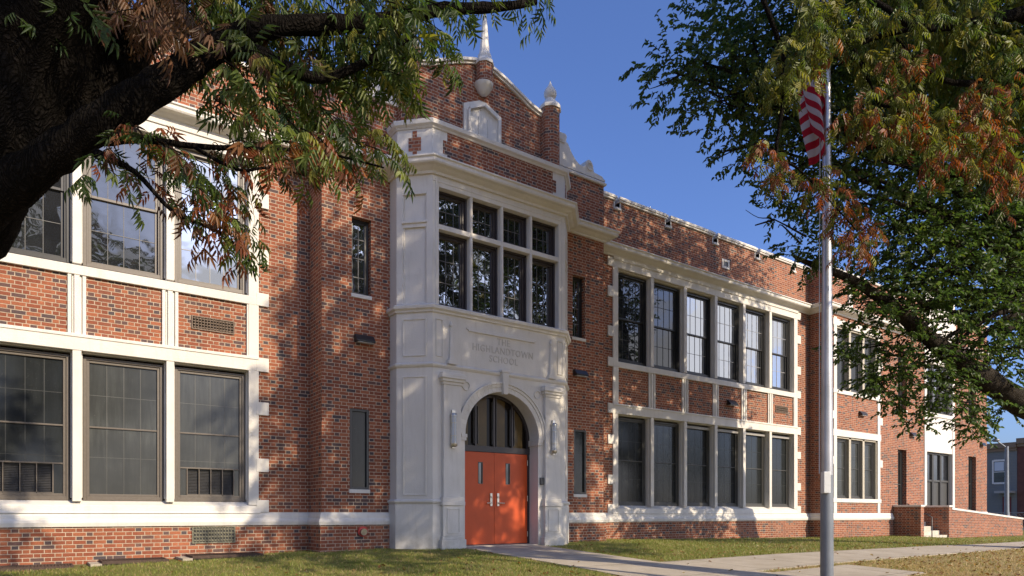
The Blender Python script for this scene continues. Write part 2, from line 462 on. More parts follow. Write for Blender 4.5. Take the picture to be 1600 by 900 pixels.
# masonry
mb = MB()
wall_grid(mb, LW0, PL, .80, 9.40, 0, [(GR_L[0], GR_L[1], .85, 7.93)], .3)
mb.quad((PL, 0, .8), (PL, PVY, .8), (PL, PVY, 9.27), (PL, 0, 9.27))
wall_grid(mb, PL, PR, .80, 9.27, PVY, pav_holes, .2)
mb.quad((PR, PVY, .8), (PR, 0, .8), (PR, 0, 9.27), (PR, PVY, 9.27))
wall_grid(mb, PR, RW1, .80, 9.26, 0, [(GR_R[0], GR_R[1], .85, 7.93)], .3)
mb.quad((RW1, 0, .8), (RW1, AY, .8), (RW1, AY, 9.45), (RW1, 0, 9.45))
Ah = [(23.30, 26.15, 1.40, 3.60), (23.30, 26.15, 5.25, 7.5), (27.75, 28.45, .80, 3.38), (27.75, 28.45, 4.95, 7.1), (30.1, 32.6, .80, 7.6), (34.2, 35.0, .95, 3.42), (34.2, 35.0, 5.0, 7.1)]
wall_grid(mb, RW1, BE, .80, 9.45, AY, Ah, .3)
mb.quad((BE, AY, -.3), (BE, 14, -.3), (BE, 14, 9.45), (BE, AY, 9.45))
mb.quad((LW0, AY, -.3), (LW0, AY, 9.45), (LW0, 14, 9.45), (LW0, 14, -.3))
mb.quad((LW0, AY, .0), (LW0, 0, .0), (LW0, 0, 9.4), (LW0, AY, 9.4))
# a further block left of the left wing, mirrored end pavilion
wall_grid(mb, -20, LW0, -.3, 9.45, AY, [], .3)
mb.quad((-20, 14, -.3), (BE, 14, -.3), (BE, 14, 9.45), (-20, 14, 9.45)); mb.quad((-20, AY, -.3), (-20, 14, -.3), (-20, 14, 9.45), (-20, AY, 9.45))
mb.build('brick_wall', M['brick'], B)
# gable between the piers
def gz_top(x):
    d = abs(x - C0); return float(np.interp(d, [0, .25, .6, 1.0, 1.3, 1.55, 1.75, 2.0], [10.90, 10.86, 10.74, 10.56, 10.42, 10.34, 10.31, 10.30]))
mb = MB(); gx = list(np.linspace(6.3, mir(6.3), 41))
poly = [(gx[0], 9.271)] + [(gx[-1], 9.271)] + [(x, gz_top(x)) for x in reversed(gx)]
for i in range(40):
    a, b = gx[i], gx[i + 1]
    mb.quad((a, PVY, 9.27), (b, PVY, 9.27), (b, PVY, gz_top(b)), (a, PVY, gz_top(a)))
    mb.quad((b, PVY + .4, 9.27), (a, PVY + .4, 9.27), (a, PVY + .4, gz_top(a)), (b, PVY + .4, gz_top(b)))
    mb.quad((a, PVY, gz_top(a)), (b, PVY, gz_top(b)), (b, PVY + .4, gz_top(b)), (a, PVY + .4, gz_top(a)))
mb.build('gable_wall', M['brick'], B)
mb = MB()
def cap_strip(mb, xs_, zf, y0, y1, t, out):
    for i in range(len(xs_) - 1):
        a, b = xs_[i], xs_[i + 1]
        vs = [(a, y0 - out, zf(a)), (b, y0 - out, zf(b)), (b, y1, zf(b)), (a, y1, zf(a)), (a, y0 - out, zf(a) + t), (b, y0 - out, zf(b) + t), (b, y1, zf(b) + t), (a, y1, zf(a) + t)]
        mb.add(vs, [(0, 3, 2, 1), (4, 5, 6, 7), (0, 1, 5, 4), (2, 3, 7, 6)] + ([(3, 0, 4, 7)] if i == 0 else []) + ([(1, 2, 6, 5)] if i == len(xs_) - 2 else []))
cap_strip(mb, gx, gz_top, PVY, PVY + .43, .05, .05)
cap_strip(mb, gx, lambda x: gz_top(x) + .05, PVY, PVY + .46, .06, .10)
mb.build('gable_coping', M['stone'], B)

# brick piers + finials
for px_ in (6.47, mir(6.47)):
    mb = MB(); mb.lathe(px_, -.80, [(.235, 8.0), (.235, 10.50)], 8, False, R(22.5)); p = mb.build('gable_pier', M['brick'], B)
    mb = MB(); mb.lathe(px_, -.80, [(.27, 10.50), (.275, 10.55), (.255, 10.585), (.235, 10.62), (.16, 10.69), (.115, 10.77)], 8, False, R(22.5))
    mb.lathe(px_, -.80, [(.085, 10.77), (.13, 10.82), (.155, 10.88), (.15, 10.95), (.105, 11.03), (.055, 11.10), (.022, 11.17), (.006, 11.23)], 18)
    mb.build('finial', M['stone'], p, .006)
# central spire with corbel
mb = MB(); mb.lathe(8.33, -.84, [(.185, 10.45), (.185, 10.84)], 8, False, R(22.5)); p = mb.build('gable_pier', M['brick'], B)
mb = MB(); mb.lathe(8.33, -.80, [(.05, 10.20), (.09, 10.22), (.12, 10.25), (.15, 10.29), (.17, 10.34), (.205, 10.37), (.215, 10.44)], 16)
mb.build('corbel', M['stone'], p)
mb = MB(); mb.lathe(8.33, -.84, [(.215, 10.84), (.215, 10.90), (.19, 10.93), (.16, 10.98), (.155, 11.06), (.125, 11.10), (.115, 11.16), (.018, 12.25)], 8, False, R(22.5))
mb.build('spire', M['stone'], p, .006)
# stone tablet in gable
mb = MB(); A_, Z_ = .50, PVY
mb.extr([(C0 - A_, 8.9), (C0 + A_, 8.9), (C0 + A_, 9.90), (C0 + .10, 10.09), (C0 - .10, 10.09), (C0 - A_, 9.90)], Z_ - .05, Z_ + .02)
t = mb.build('gable_tablet', M['stone'], B, .008)
mb = MB(); ip = [(-.37, 8.92), (-.37, 9.78), (0, 9.96), (.37, 9.78), (.37, 8.92)]
for (a, b) in zip(ip[:-1], ip[1:]):
    a = Vector((C0 + a[0], a[1])); b = Vector((C0 + b[0], b[1])); d = (b - a).normalized(); n = Vector((-d.y, d.x)) * .055
    mb.extr([(a.x, a.y), (b.x, b.y), (b.x + n.x, b.y + n.y), (a.x + n.x, a.y + n.y)], Z_ - .12, Z_ - .045)
for q in (-.12, .12): mb.box(C0 + q - .012, C0 + q + .012, Z_ - .075, Z_ - .045, 8.95, 9.72)
mb.build('tablet_moulding', M['stone'], t, .005)

# base bricks below the band, following the plan
planL = [(LW0, 0), (PL, 0), (PL, PVY), (6.10, PVY)]
planR = [(mir(6.10), PVY), (PR, PVY), (PR, 0), (RW1, 0), (RW1, AY), (27.3, AY)]
planFull = [(LW0, 0), (PL, 0), (PL, PVY), (PR, PVY), (PR, 0), (RW1, 0), (RW1, AY), (BE, AY)]
for pl in (planL, planR): mb = MB(); mb.sweep(pl, [(-.02, -.35), (.045, -.35), (.045, .64), (-.02, .64)]); mb.build('brick_plinth', M['brick'], B)
bandp = [(-.03, .632), (.075, .632), (.085, .70), (.075, .735), (.05, .765), (.045, .82), (.02, .875), (-.03, .885)]
for pl in (planL, planR): mb = MB(); mb.sweep(pl, bandp); mb.build('water_table', M['stone'], B, .006)
# cornices
cornp = lambda z, o=1.: [(-.04, z), (.05 * o, z), (.06 * o, z + .05), (.12 * o, z + .075), (.17 * o, z + .11), (.25 * o, z + .125), (.27 * o, z + .155), (.27 * o, z + .215), (.30 * o, z + .235), (.30 * o, z + .265), (-.04, z + .30)]
for pl, z in (([(LW0, 0), (PL, 0)], 7.88), ([(PR, 0), (RW1, 0), (RW1, AY), (29.2, AY)], 7.88), ([(33.5, AY), (BE, AY)], 7.88), ([(PL, .02), (PL, PVY), (6.12, PVY)], 7.79), ([(mir(6.12), PVY), (PR, PVY), (PR, .02)], 7.79)):
    mb = MB(); mb.sweep(pl, cornp(z)); mb.build('cornice', M['stone'], B, .004)

# parapets: caps and merlons
mb = MB()
capp = lambda z: [(-.38, z), (.05, z), (.06, z + .05), (.02, z + .09), (-.38, z + .12)]
for pl, z in (([(LW0, 0), (3.0, 0)], 9.38), ([(3.16, 0), (PL + .02, 0)], 9.38), ([(PL, 0.3), (PL, PVY), (6.3, PVY)], 9.25), ([(mir(6.3), PVY), (PR, PVY), (PR, .3)], 9.25)):
    mb = MB(); mb.sweep(pl, capp(z)); mb.build('parapet_coping', M['stone'], B, .006)
mer = [(12.2, 13.12), (13.31, 15.16), (15.36, 17.30), (17.50, 19.45), (19.66, 21.5), (21.7, 22.5)]
mb = MB(); ms = MB(); wb = MB()
for i, (a, b) in enumerate(mer):
    mb.box(a, b, 0.001, .35, 9.20, 9.43)
    z = 9.42
    ms.box(a - .03, b + .03, -.05, .37, z, z + .05); ms.box(a - .05, b + .05, -.075, .39, z + .05, z + .12); ms.box(a, b, -.03, .36, z + .12, z + .16)
    for e, sg in ((a, 1), (b, -1)):
        ms.box(min(e, e + sg * .04), max(e, e + sg * .04), -.012, .36, 9.20, z)
for (a, b), (c, d) in zip(mer[:-1], mer[1:]): ms.box(b - .02, c + .02, -.06, .36, 9.18, 9.245)
mb.build('merlon', M['brick'], B); ms.build('merlon_coping', M['stone'], B, .01)
mb = MB(); mb.sweep([(RW1, 0), (RW1, AY), (BE, AY), (BE, 8)], capp(9.45)); mb.box(24.05, 24.3, AY - .06, AY + .1, 8.2, 9.75); mb.box(27.2, 27.45, AY - .06, AY + .1, 8.2, 9.75)
mb.box(30.0, 32.7, AY - .05, AY + .2, 9.3, 9.9)
mb.build('parapet_coping', M['stone'], B, .006)
# scrolled crests next to the piers
for sg in (1, -1):
    fx = lambda x: x if sg == 1 else mir(x)
    pts = [(10.44, 9.36), (10.44, 10.14), (10.50, 10.17), (10.78, 10.17), (10.82, 10.13), (10.80, 9.98)]
    for i in range(11):
        t_ = i / 10; pts.append((10.86 + .50 * t_, 9.96 - .42 * (1 - (1 - t_) ** 2.2)))
    for i in range(9):
        a = math.pi * (1 - i / 8) * 1.0; pts.append((11.56 + .13 * math.cos(a), 9.60 + .17 * math.sin(a)))
    pts += [(11.72, 9.50), (12.0, 9.47), (12.04, 9.42), (12.10, 9.41), (12.10, 9.36)]
    pts = [(fx(x), z) for x, z in pts]
    mb = MB(); mb.extr(pts, PVY - .02, PVY + .22)
    c = mb.build('scroll_crest', M['stone'], B, .01)
    mb = MB(); x0, x1 = sorted((fx(10.50), fx(10.74)))
    mb.box(x0, x1, PVY - .045, PVY - .018, 9.92, 10.12); mb.box(x0 + .06, x1 - .06, PVY - .06, PVY - .04, 9.97, 10.07)
    mb.build('crest_panel', M['stone'], c, .004); mb = MB()
    for i in range(14):
        a0, a1 = 2 * math.pi * i / 14, 2 * math.pi * (i + 1) / 14
        cx, cz = fx(11.56), 9.60
        mb.extr([(cx + .10 * math.cos(a0), cz + .11 * math.sin(a0)), (cx + .10 * math.cos(a1), cz + .11 * math.sin(a1)), (cx + .06 * math.cos(a1), cz + .07 * math.sin(a1)), (cx + .06 * math.cos(a0), cz + .07 * math.sin(a0))], PVY - .05, PVY - .018)
    mb.build('crest_ornament', M['stone'], c, .004)
# roof behind the parapets
mb = MB(); mb.box(-19.9, BE - .1, .35, 13.9, 8.4, 8.6); mb.build('roof', flat_mat('roof_felt', (.12, .12, .12), .9), B)
mb = MB(); mb.tube([(15.05, .5, 8.6), (15.05, .5, 9.95)], .012, 6); mb.build('vent_pipe', M['steel'], B)

# ---- windows -----------------------------------------------------------
def frame_rect(mb, x0, x1, z0, z1, y0, y1, t, tb=None):
    tb = tb or t
    mb.box(x0, x0 + t, y0, y1, z0, z1); mb.box(x1 - t, x1, y0, y1, z0, z1)
    mb.box(x0 + t, x1 - t, y0 + .001, y1, z1 - t, z1); mb.box(x0 + t, x1 - t, y0 + .001, y1, z0, z0 + tb)
def storm_window(x0, x1, z0, z1, Y, mat, scr, ac=0, g=.03):
    mb = MB(); x0 += g; x1 -= g; zt = z1 - .02
    frame_rect(mb, x0, x1, z0, zt, Y, Y + .09, .05, .07)
    frame_rect(mb, x0 + .05, x1 - .05, z0 + .07, zt - .05, Y + .025, Y + .09, .045)
    o = mb.build('window', mat, B, .004)
    a0, a1, c0, c1 = x0 + .095, x1 - .095, z0 + .115, zt - .095
    zm = z0 + (zt - z0) * .515
    r = MB(); r.box(a0, a1, Y + .035, Y + .07, zm - .016, zm + .012)
    p = MB()
    if ac:
        r.build('meeting_rail', mat, o, .003); r = MB()
        zl = z0 + .62; r.box(a0, a1, Y + .035, Y + .07, zl - .012, zl + .014)
        bx0, bx1 = (a0 + .12, a1 - .10) if ac == 2 else (a0 - .0, a1 - .14)
        for q in (bx0, bx1): r.box(q - .01, q + .01, Y + .035, Y + .07, c0, zl - .012)
        for q in np.linspace(bx0, bx1, 5)[1:-1]: r.box(q - .008, q + .008, Y + .04, Y + .075, c0, zl - .012)
        r.box(bx0, bx1, Y + .04, Y + .075, c0, c0 + .02)
        lv = MB()
        for zz in np.arange(c0 + .03, zl - .05, .028): lv.add([(bx0, Y + .085, zz), (bx1, Y + .085, zz), (bx1, Y + .10, zz + .018), (bx0, Y + .10, zz + .018)], [(0, 1, 2, 3)])
        lv.box(bx0, bx1, Y + .105, Y + .11, c0, zl)
        lv.build('louvre_panel', M['muntin_dark'], o)
        p.quad((a0, Y + .06, zl), (a1, Y + .06, zl), (a1, Y + .06, c1), (a0, Y + .06, c1))
        if bx0 - a0 > .02: p.quad((a0, Y + .06, c0), (bx0, Y + .06, c0), (bx0, Y + .06, zl), (a0, Y + .06, zl))
        p.quad((bx1, Y + .06, c0), (a1, Y + .06, c0), (a1, Y + .06, zl), (bx1, Y + .06, zl))
    else:
        p.quad((a0, Y + .06, c0), (a1, Y + .06, c0), (a1, Y + .06, c1), (a0, Y + .06, c1))
    r.build('louvre_frame' if ac else 'meeting_rail', mat, o, .003); p.build('pane', scr, o)
    m = MB()
    for q in np.linspace(a0, a1, 5)[1:-1]:
        m.box(q - .006, q + .006, Y + .0575, Y + .0597, (zl if ac else c0), c1)
    for q in (zm + (c1 - zm) * .5, c0 + (zm - c0) * .55):
        m.box(a0, a1, Y + .0585, Y + .0599, q - .005, q + .005)
    m.build('muntin', M['muntin_faint'] if scr is M['screen'] else M['muntin_dim'], o)
    return o
M['muntin_faint'] = screen_mat('muntin_behind_screen', (.052, .053, .050), .8)
M['muntin_dim'] = screen_mat('muntin_behind_dark_screen', (.026, .028, .028), .3)
def sash_window(x0, x1, z0, z1, Y, mat, glass, mun, g=.025, cols=4, dark=False):
    mb = MB(); x0 += g; x1 -= g; zt = z1 - .02
    frame_rect(mb, x0, x1, z0, zt, Y, Y + .13, .055, .075)
    mb.box(x1 - .085, x1 - .055, Y + .03, Y + .13, z0 + .07, zt - .05); mb.box(x0 + .055, x0 + .085, Y + .03, Y + .13, z0 + .07, zt - .05)
    o = mb.build('window', mat, B, .004)
    a0, a1, c0, c1 = x0 + .085, x1 - .085, z0 + .075, zt - .055; zm = z0 + (zt - z0) * .5
    for (s0, s1, yy) in ((zm - .02, c1, Y + .055), (c0, zm + .02, Y + .085)):
        s = MB(); frame_rect(s, a0, a1, s0, s1, yy, yy + .03, .045); so_ = s.build('sash', mat, o, .003)
        p = MB(); p.quad((a0 + .045, yy + .018, s0 + .045), (a1 - .045, yy + .018, s0 + .045), (a1 - .045, yy + .018, s1 - .045), (a0 + .045, yy + .018, s1 - .045)); p.build('pane', glass, o)
        m = MB()
        for q in np.linspace(a0 + .045, a1 - .045, cols + 1)[1:-1]: m.box(q - .0045, q + .0045, yy + .008, yy + .017, s0 + .045, s1 - .045)
        q = (s0 + s1) / 2; m.box(a0 + .045, a1 - .045, yy + .009, yy + .0165, q - .005, q + .005)
        m.build('muntin', mun, o)
    return o
def stone_group(x0, x1, n, first, pitch=1.42, wd=1.29, right=True):
    """stone surround with n window bays; opening k starts at first+k*pitch"""
    s = MB(); F = -.03
    ops = [(first + k * pitch, first + k * pitch + wd) for k in range(n)]
    D_ = .24
    # side strips
    for (a, b) in ((x0, ops[0][0]), (ops[-1][1], x1)):
        s.box(a, b, F, D_, 1.02, 7.60)
        ed = a if a == x0 else b
        for (za, zb) in ((.88, 1.12), (1.66, 1.92), (2.76, 3.01), (3.60, 3.865), (4.87, 5.12), (5.69, 5.97), (6.77, 7.06), (7.60, 7.85)):
            q = (ed - .19, ed) if ed == x0 else (ed, ed + .19)
            if ed == x0: s.box(q[0], q[1] + .05, F - .006, .1, za, zb)
            else: s.box(q[0] - .05, q[1], F - .006, .1, za, zb)
    # mullions (lower and upper), lintel band, sill band, frieze
    for k in range(n - 1):
        a, b = ops[k][1], ops[k + 1][0]
        s.box(a, b, F + .006, D_, 1.06, 3.60); s.box(a, b, F + .006, D_, 5.06, 7.60)
        c = (a + b) / 2
        s.box(c - .04, c + .04, F + .008, D_, 3.85, 4.90)
        for sg in (-1, 1): s.box(c + sg * .105 - .028, c + sg * .105 + .028, F + .012, D_, 3.85, 4.90)
        s.box(c - .07, c + .07, F + .04, D_, 3.85, 4.90)
    s.box(x0, x1, F - .004, D_, 3.60, 3.86); s.box(x0, x1, F - .02, .02, 3.82, 3.875)
    s.box(x0, x1, F - .004, D_, 4.87, 5.03)
    for e in (x0 + .19, x1 - .19): s.box(e - .03, e + .03, F + .012, D_, 3.85, 4.9)
    s.box(x0, x1, F - .004, D_, 7.60, 7.90)
    s.box(x0, x1, F - .03, .1, 7.80, 7.885)
    # sloping sills
    for (a, b) in ops:
        s.add([(a, F, 5.03), (b, F, 5.03), (b, .2, 5.10), (a, .2, 5.10), (a, F, 5.0), (b, F, 5.0), (b, .2, 5.0), (a, .2, 5.0)], [(0, 1, 2, 3), (4, 5, 1, 0), (1, 5, 6, 2), (4, 0, 3, 7)])
        # thin bead round openings
        for (z0, z1) in ((1.12, 3.58), (5.11, 7.58)):
            s.box(a, a + .02, .07, D_, z0, z1); s.box(b - .02, b, .07, D_, z0, z1); s.box(a, b, .07, D_, z1, z1 + .02)
    prof = [(-.24, .86), (.055, .86), (.04, .90), (.03, 1.0), (-.20, 1.10), (-.24, 1.10)]
    s.sweep([(x0 - .03, 0), (x1 + .03, 0)], prof)
    o = s.build('stone_surround', M['stone'], B, .008)
    pn = MB()
    for k in range(n):
        a, b = ops[k]; pn.box(a + .055 if k else a + .02, b - .055 if k < n - 1 else b - .02, .022, .20, 3.85, 4.88)
    pn.build('spandrel_panel', M['brick_panel'], B)
    return ops
opsL = stone_group(GR_L[0], GR_L[1], 6, 3.47 - 1.29 - 5 * 1.42)
opsR = stone_group(GR_R[0], GR_R[1], 6, 13.235)
WY = .13
for k, (a, b) in enumerate(opsL):
    ac = {5: 2, 3: 1}.get(k, 0)
    storm_window(a, b, 1.08, 3.56, WY, M['bronze'], M['screen'] if k >= 4 else M['screen_dark'], ac)
    sash_window(a, b, 5.08, 7.56, WY - .02, M['bronze'] if k > 3 else M['black'], M['glass'] if k == 5 else M['glass_mid'], M['muntin'] if k < 5 else M['greylt'])
for k, (a, b) in enumerate(opsR):
    storm_window(a, b, 1.08, 3.56, WY + .03, M['greyframe'], M['screen_dark'])
    if k > 1:
        h = MB(); h.box(a + .04, b - .04, WY + .0, WY + .03, 3.44, 3.52); h.build('shade_box', M['greylt'], B, .004)
    sash_window(a, b, 5.08, 7.56, WY, M['black'], M['glass'] if k > 1 else M['glass_dark'], M['muntin_pale'] if k > 1 else M['muntin_dark'])

# slit windows of the pavilion
for i, (a, b, c, d) in enumerate(pav_holes):
    up = c > 4
    mb = MB(); Y = PVY + (.12 if up else .01)
    frame_rect(mb, a + .003, b - .003, c + .003, d - .003, Y, Y + .08, .045)
    if up: frame_rect(mb, a + .05, b - .05, c + .05, d - .05, Y + .02, Y + .08, .03)
    o = mb.build('slit_window', M['black'] if up else M['greyframe'], B, .003)
    p = MB(); p.quad((a + .04, Y + .05, c + .04), (b - .04, Y + .05, c + .04), (b - .04, Y + .05, d - .04), (a + .04, Y + .05, d - .04)); p.build('pane', M['glass_bay'] if up else M['screen_dark'], o)
    if up:
        m = MB()
        for q in (.25, .5, .75): zz = c + (d - c) * q; m.box(a + .08, b - .08, Y + .04, Y + .049, zz - .01, zz + .01)
        m.box((a + b) / 2 - .008, (a + b) / 2 + .008, Y + .041, Y + .0485, c + .08, d - .08)
        m.build('muntin', M['muntin'], o)
    s = MB(); s.box(a - .015, b + .015, PVY - .02, PVY + .14, c - .075, c); s.build('window_sill', M['stone'], B, .006)

# ---- central bay --------------------------------------------------------
FY = -1.54
BL, BR, FL, FR = 6.10, 10.60, 6.63, 10.07
bayp = [(BL, PVY + .05), (BL, -1.0), (FL, FY), (FR, FY), (BR, -1.0), (BR, PVY + .05)]
AC, AR, SP = 8.34, .955, 2.50      # arch centre, radius, spring height
mb = MB()
for i in (0, 1, 3, 4):
    (a, b), (c, d) = bayp[i], bayp[i + 1]; mb.quad((a, b, -.3), (c, d, -.3), (c, d, 5.0), (a, b, 5.0))
mb.quad((FL, FY, -.3), (AC - AR, FY, -.3), (AC - AR, FY, 5), (FL, FY, 5)); mb.quad((AC + AR, FY, -.3), (FR, FY, -.3), (FR, FY, 5), (AC + AR, FY, 5))
NA = 32; arc = [(AC - AR * math.cos(math.pi * i / NA), SP + AR * math.sin(math.pi * i / NA)) for i in range(NA + 1)]
for (a, z), (b, y) in zip(arc[:-1], arc[1:]): mb.quad((a, FY, z), (b, FY, y), (b, FY, 5.0), (a, FY, 5.0))
rv = [(AC - AR, -.3)] + arc + [(AC + AR, -.3)]
for (a, z), (b, y) in zip(rv[:-1], rv[1:]): mb.quad((a, FY, z), (a, -1.15, z), (b, -1.15, y), (b, FY, y))
bay = mb.build('entrance_bay', M['stone'], B)
# mouldings round the bay
mo = MB()
mo.sweep(bayp, [(-.02, 4.90), (.03, 4.90), (.04, 4.94), (.08, 4.97), (.085, 5.03), (.03, 5.06), (-.02, 5.06)])
mo.build('string_course', M['stone'], bay, .005)
mo = MB(); mo.sweep(bayp, [(-.02, 3.80), (.015, 3.80), (.045, 3.84), (.045, 3.87), (.012, 3.89), (-.02, 3.89)]); mo.build('string_course', M['stone'], bay, .005)
for pl in ([(BL, PVY), (BL, -1.0), (FL, FY), (6.86, FY)], [(9.84, FY), (FR, FY), (BR, -1.0), (BR, PVY)]):
    mo = MB(); mo.sweep(pl, [(-.02, 1.04), (.02, 1.04), (.06, 1.09), (.06, 1.12), (.02, 1.14), (-.02, 1.15)])
    mo.sweep(pl, [(-.02, -.3), (.035, -.3), (.035, 1.041), (-.02, 1.041)]); mo.build('pedestal_course', M['stone'], bay, .005)
def panel(mb, o, t, a0, a1, z0, z1, n=0., wd=.028, pr=.018):
    for (p, q, r, s_) in ((a0, a1, z0, z0 + wd), (a0, a1, z1 - wd, z1)): mb.obox(o, t, p, q, n - .01, n + pr, r, s_)
    for (p, q) in ((a0, a0 + wd), (a1 - wd, a1)): mb.obox(o, t, p, q, n - .01, n + pr - .001, z0 + wd, z1 - wd)
CT = math.hypot(FL - BL, FY + 1.0)
pm = MB()
for (o, t) in (((BL, -1.0), (FL - BL, FY + 1.0)), ((FR, FY), (BR - FR, -1.0 - FY))):
    panel(pm, o, t, .13, CT - .13, 1.22, 3.62); panel(pm, o, t, .13, CT - .13, 4.02, 4.78)
for (a, b) in ((6.70, 6.86), (9.84, 10.0)): panel(pm, (0, FY), (1, 0), a, b, 4.02, 4.78, wd=.018)
pm.box(7.42, 9.22, FY - .02, FY + .01, 4.67, 4.71); pm.box(7.46, 9.18, FY - .032, FY + .01, 4.635, 4.672)
pm.build('panel_moulding', M['stone'], bay, .004)
# pilasters by the door
for sg in (-1, 1):
    cx = AC + sg * 1.30; h = .235
    m = MB()
    m.box(cx - h - .05, cx + h + .05, FY - .16, FY + .02, -.3, .33); m.box(cx - h - .02, cx + h + .02, FY - .135, FY + .02, .33, .40)
    m.box(cx - h, cx + h, FY - .12, FY + .02, .40, 1.02)
    m.box(cx - h - .03, cx + h + .03, FY - .15, FY + .02, 1.02, 1.10); m.box(cx - h - .01, cx + h + .01, FY - .13, FY + .02, 1.10, 1.19)
    m.box(cx - h + .03, cx + h - .03, FY - .09, FY + .02, 1.19, 3.46)
    m.box(cx - h + .01, cx + h - .01, FY - .11, FY + .02, 3.46, 3.52); m.box(cx - h - .02, cx + h + .02, FY - .14, FY + .02, 3.52, 3.58); m.box(cx - h - .05, cx + h + .05, FY - .17, FY + .02, 3.58, 3.66)
    m.box(cx - h - .02, cx + h + .02, FY - .14, FY + .02, 3.66, 3.70)
    p = m.build('pilaster', M['stone'], bay, .008)
    m = MB(); panel(m, (0, FY), (1, 0), cx - .15, cx + .15, .46, .96, .12, .02, .014); m.build('pedestal_panel', M['stone'], p, .003); m = MB()
    ox = cx
    m.box(ox - .10, ox + .10, FY - .10, FY + .01, 3.885, 3.96); m.box(ox - .07, ox + .07, FY - .085, FY + .01, 3.96, 4.0)
    m.add([(ox - .05, FY - .075, 4.0), (ox + .05, FY - .075, 4.0), (ox + .05, FY + .01, 4.0), (ox - .05, FY + .01, 4.0), (ox - .012, FY - .03, 4.66), (ox + .012, FY - .03, 4.66), (ox + .012, FY + .01, 4.66), (ox - .012, FY + .01, 4.66)], [(0, 1, 5, 4), (1, 2, 6, 5), (3, 0, 4, 7), (4, 5, 6, 7)])
    m.lathe(ox, FY - .02, [(.01, 4.64), (.032, 4.67), (.036, 4.70), (.02, 4.73), (.008, 4.77)], 10)
    m.build('obelisk_relief', M['stone'], p, .004)
# archivolt, imposts, keystone, discs
m = MB()
def ring(mb, r0, r1, y0, y1):
    for i in range(NA):
        a0, a1 = math.pi * i / NA, math.pi * (i + 1) / NA
        mb.extr([(AC - r0 * math.cos(a0), SP + r0 * math.sin(a0)), (AC - r0 * math.cos(a1), SP + r0 * math.sin(a1)), (AC - r1 * math.cos(a1), SP + r1 * math.sin(a1)), (AC - r1 * math.cos(a0), SP + r1 * math.sin(a0))][::-1], y0, y1)
ring(m, AR + .002, AR + .11, FY - .03, FY + .01); ring(m, AR + .11, AR + .17, FY - .05, FY + .01); ring(m, AR + .17, AR + .205, FY - .075, FY + .01)
for sg in (-1, 1):
    e = AC + sg * AR; x0, x1 = sorted((e - sg * .03, e + sg * .11))
    m.box(x0, x1, FY - .05, -1.16, 2.43, 2.50); m.box(min(x0 + .01, x0), max(x1 - .01, x0), FY - .035, -1.16, 2.37, 2.43)
m.build('archivolt', M['stone'], bay, .004)
m = MB(); m.extr([(AC - .05, 3.40), (AC + .05, 3.40), (AC + .085, 3.86), (AC - .085, 3.86)], FY - .12, FY + .01); m.box(AC - .11, AC + .11, FY - .13, FY + .01, 3.86, 3.92)
m.build('keystone', M['stone'], bay, .01)
m = MB()
for sg in (-1, 1):
    cx = AC + sg * .93
    for i in range(18):
        a0, a1 = 2 * math.pi * i / 18, 2 * math.pi * (i + 1) / 18
        m.extr([(cx + .10 * math.cos(a0), 3.50 + .10 * math.sin(a0)), (cx + .10 * math.cos(a1), 3.50 + .10 * math.sin(a1)), (cx + .075 * math.cos(a1), 3.50 + .075 * math.sin(a1)), (cx + .075 * math.cos(a0), 3.50 + .075 * math.sin(a0))], FY - .022, FY + .01)
m.build('roundel', M['stone'], bay, .003)
# inscription
M['letters'] = flat_mat('cut_letters', (.50, .47, .42), .7, 0, .08)
def text_mesh(s, size, x, z, name='inscription'):
    cu = bpy.data.curves.new('t', 'FONT'); cu.body = s; cu.size = size; cu.align_x = 'CENTER'; cu.extrude = .004; cu.space_character = 1.12; cu.resolution_u = 3
    to = bpy.data.objects.new('t', cu); COL.objects.link(to); bpy.context.view_layer.update()
    me = bpy.data.meshes.new_from_object(to.evaluated_get(bpy.context.evaluated_depsgraph_get()))
    bpy.data.objects.remove(to)
    vs = [(v.co.x * .86 + x, FY - .004 - v.co.z, v.co.y + z) for v in me.vertices]; fs = [tuple(p.vertices) for p in me.polygons]
    return vs, fs
m = MB()
for s_, sz, z in (('THE', .20, 4.46), ('HIGHLANDTOWN', .205, 4.27), ('SCHOOL', .20, 4.08)):
    m.add(*text_mesh(s_, sz, AC + .02, z))
m.build('inscription', M['letters'], bay)

# upper storey of the bay: posts, rails, panels
u = MB()
TZ = 7.70
mw = [6.776 + .7785 * k for k in range(5)]
u.obox((BL, PVY + .05), (0, -1), 0, .30 + .05, -.05, 0, 5.0, TZ)
u.obox((BR, -1.0), (0, 1), 0, .35, -.05, 0, 5.0, TZ)
for (o, t) in (((BL, -1.0), (FL - BL, FY + 1.0)), ((FR, FY), (BR - FR, -1.0 - FY))):
    u.obox(o, t, 0, CT, -.12, -.05, 5.0, TZ)
    u.obox(o, t, 0, .13, -.06, .0, 5.0, TZ); u.obox(o, t, CT - .13, CT, -.06, 0., 5.0, TZ)
    u.obox(o, t, .13, CT - .13, -.06, -.002, 7.28, TZ); u.obox(o, t, .13, CT - .13, -.06, -.01, 6.62, 6.72); u.obox(o, t, .11, CT - .11, -.06, .02, 6.70, 6.75)
    u.obox(o, t, .13, CT - .13, -.06, -.004, 5.0, 5.1)
    for q in (.13, CT - .155): u.obox(o, t, q, q + .025, -.06, -.02, 5.1, 7.28)
u.box(FL, mw[0], FY, -1.25, 5.0, TZ); u.box(mw[4], FR, FY, -1.25, 5.0, TZ)
for k in (1, 2, 3):
    u.box(mw[k] - .035, mw[k] + .035, FY + .02, -1.2, 5.0, 7.45); u.box(mw[k] - .018, mw[k] + .018, FY + .0, FY + .03, 5.0, 7.46)
u.box(mw[0], mw[4], FY, -1.2, 7.44, TZ); u.box(mw[0], mw[4], FY + .012, -1.2, 6.60, 6.70)
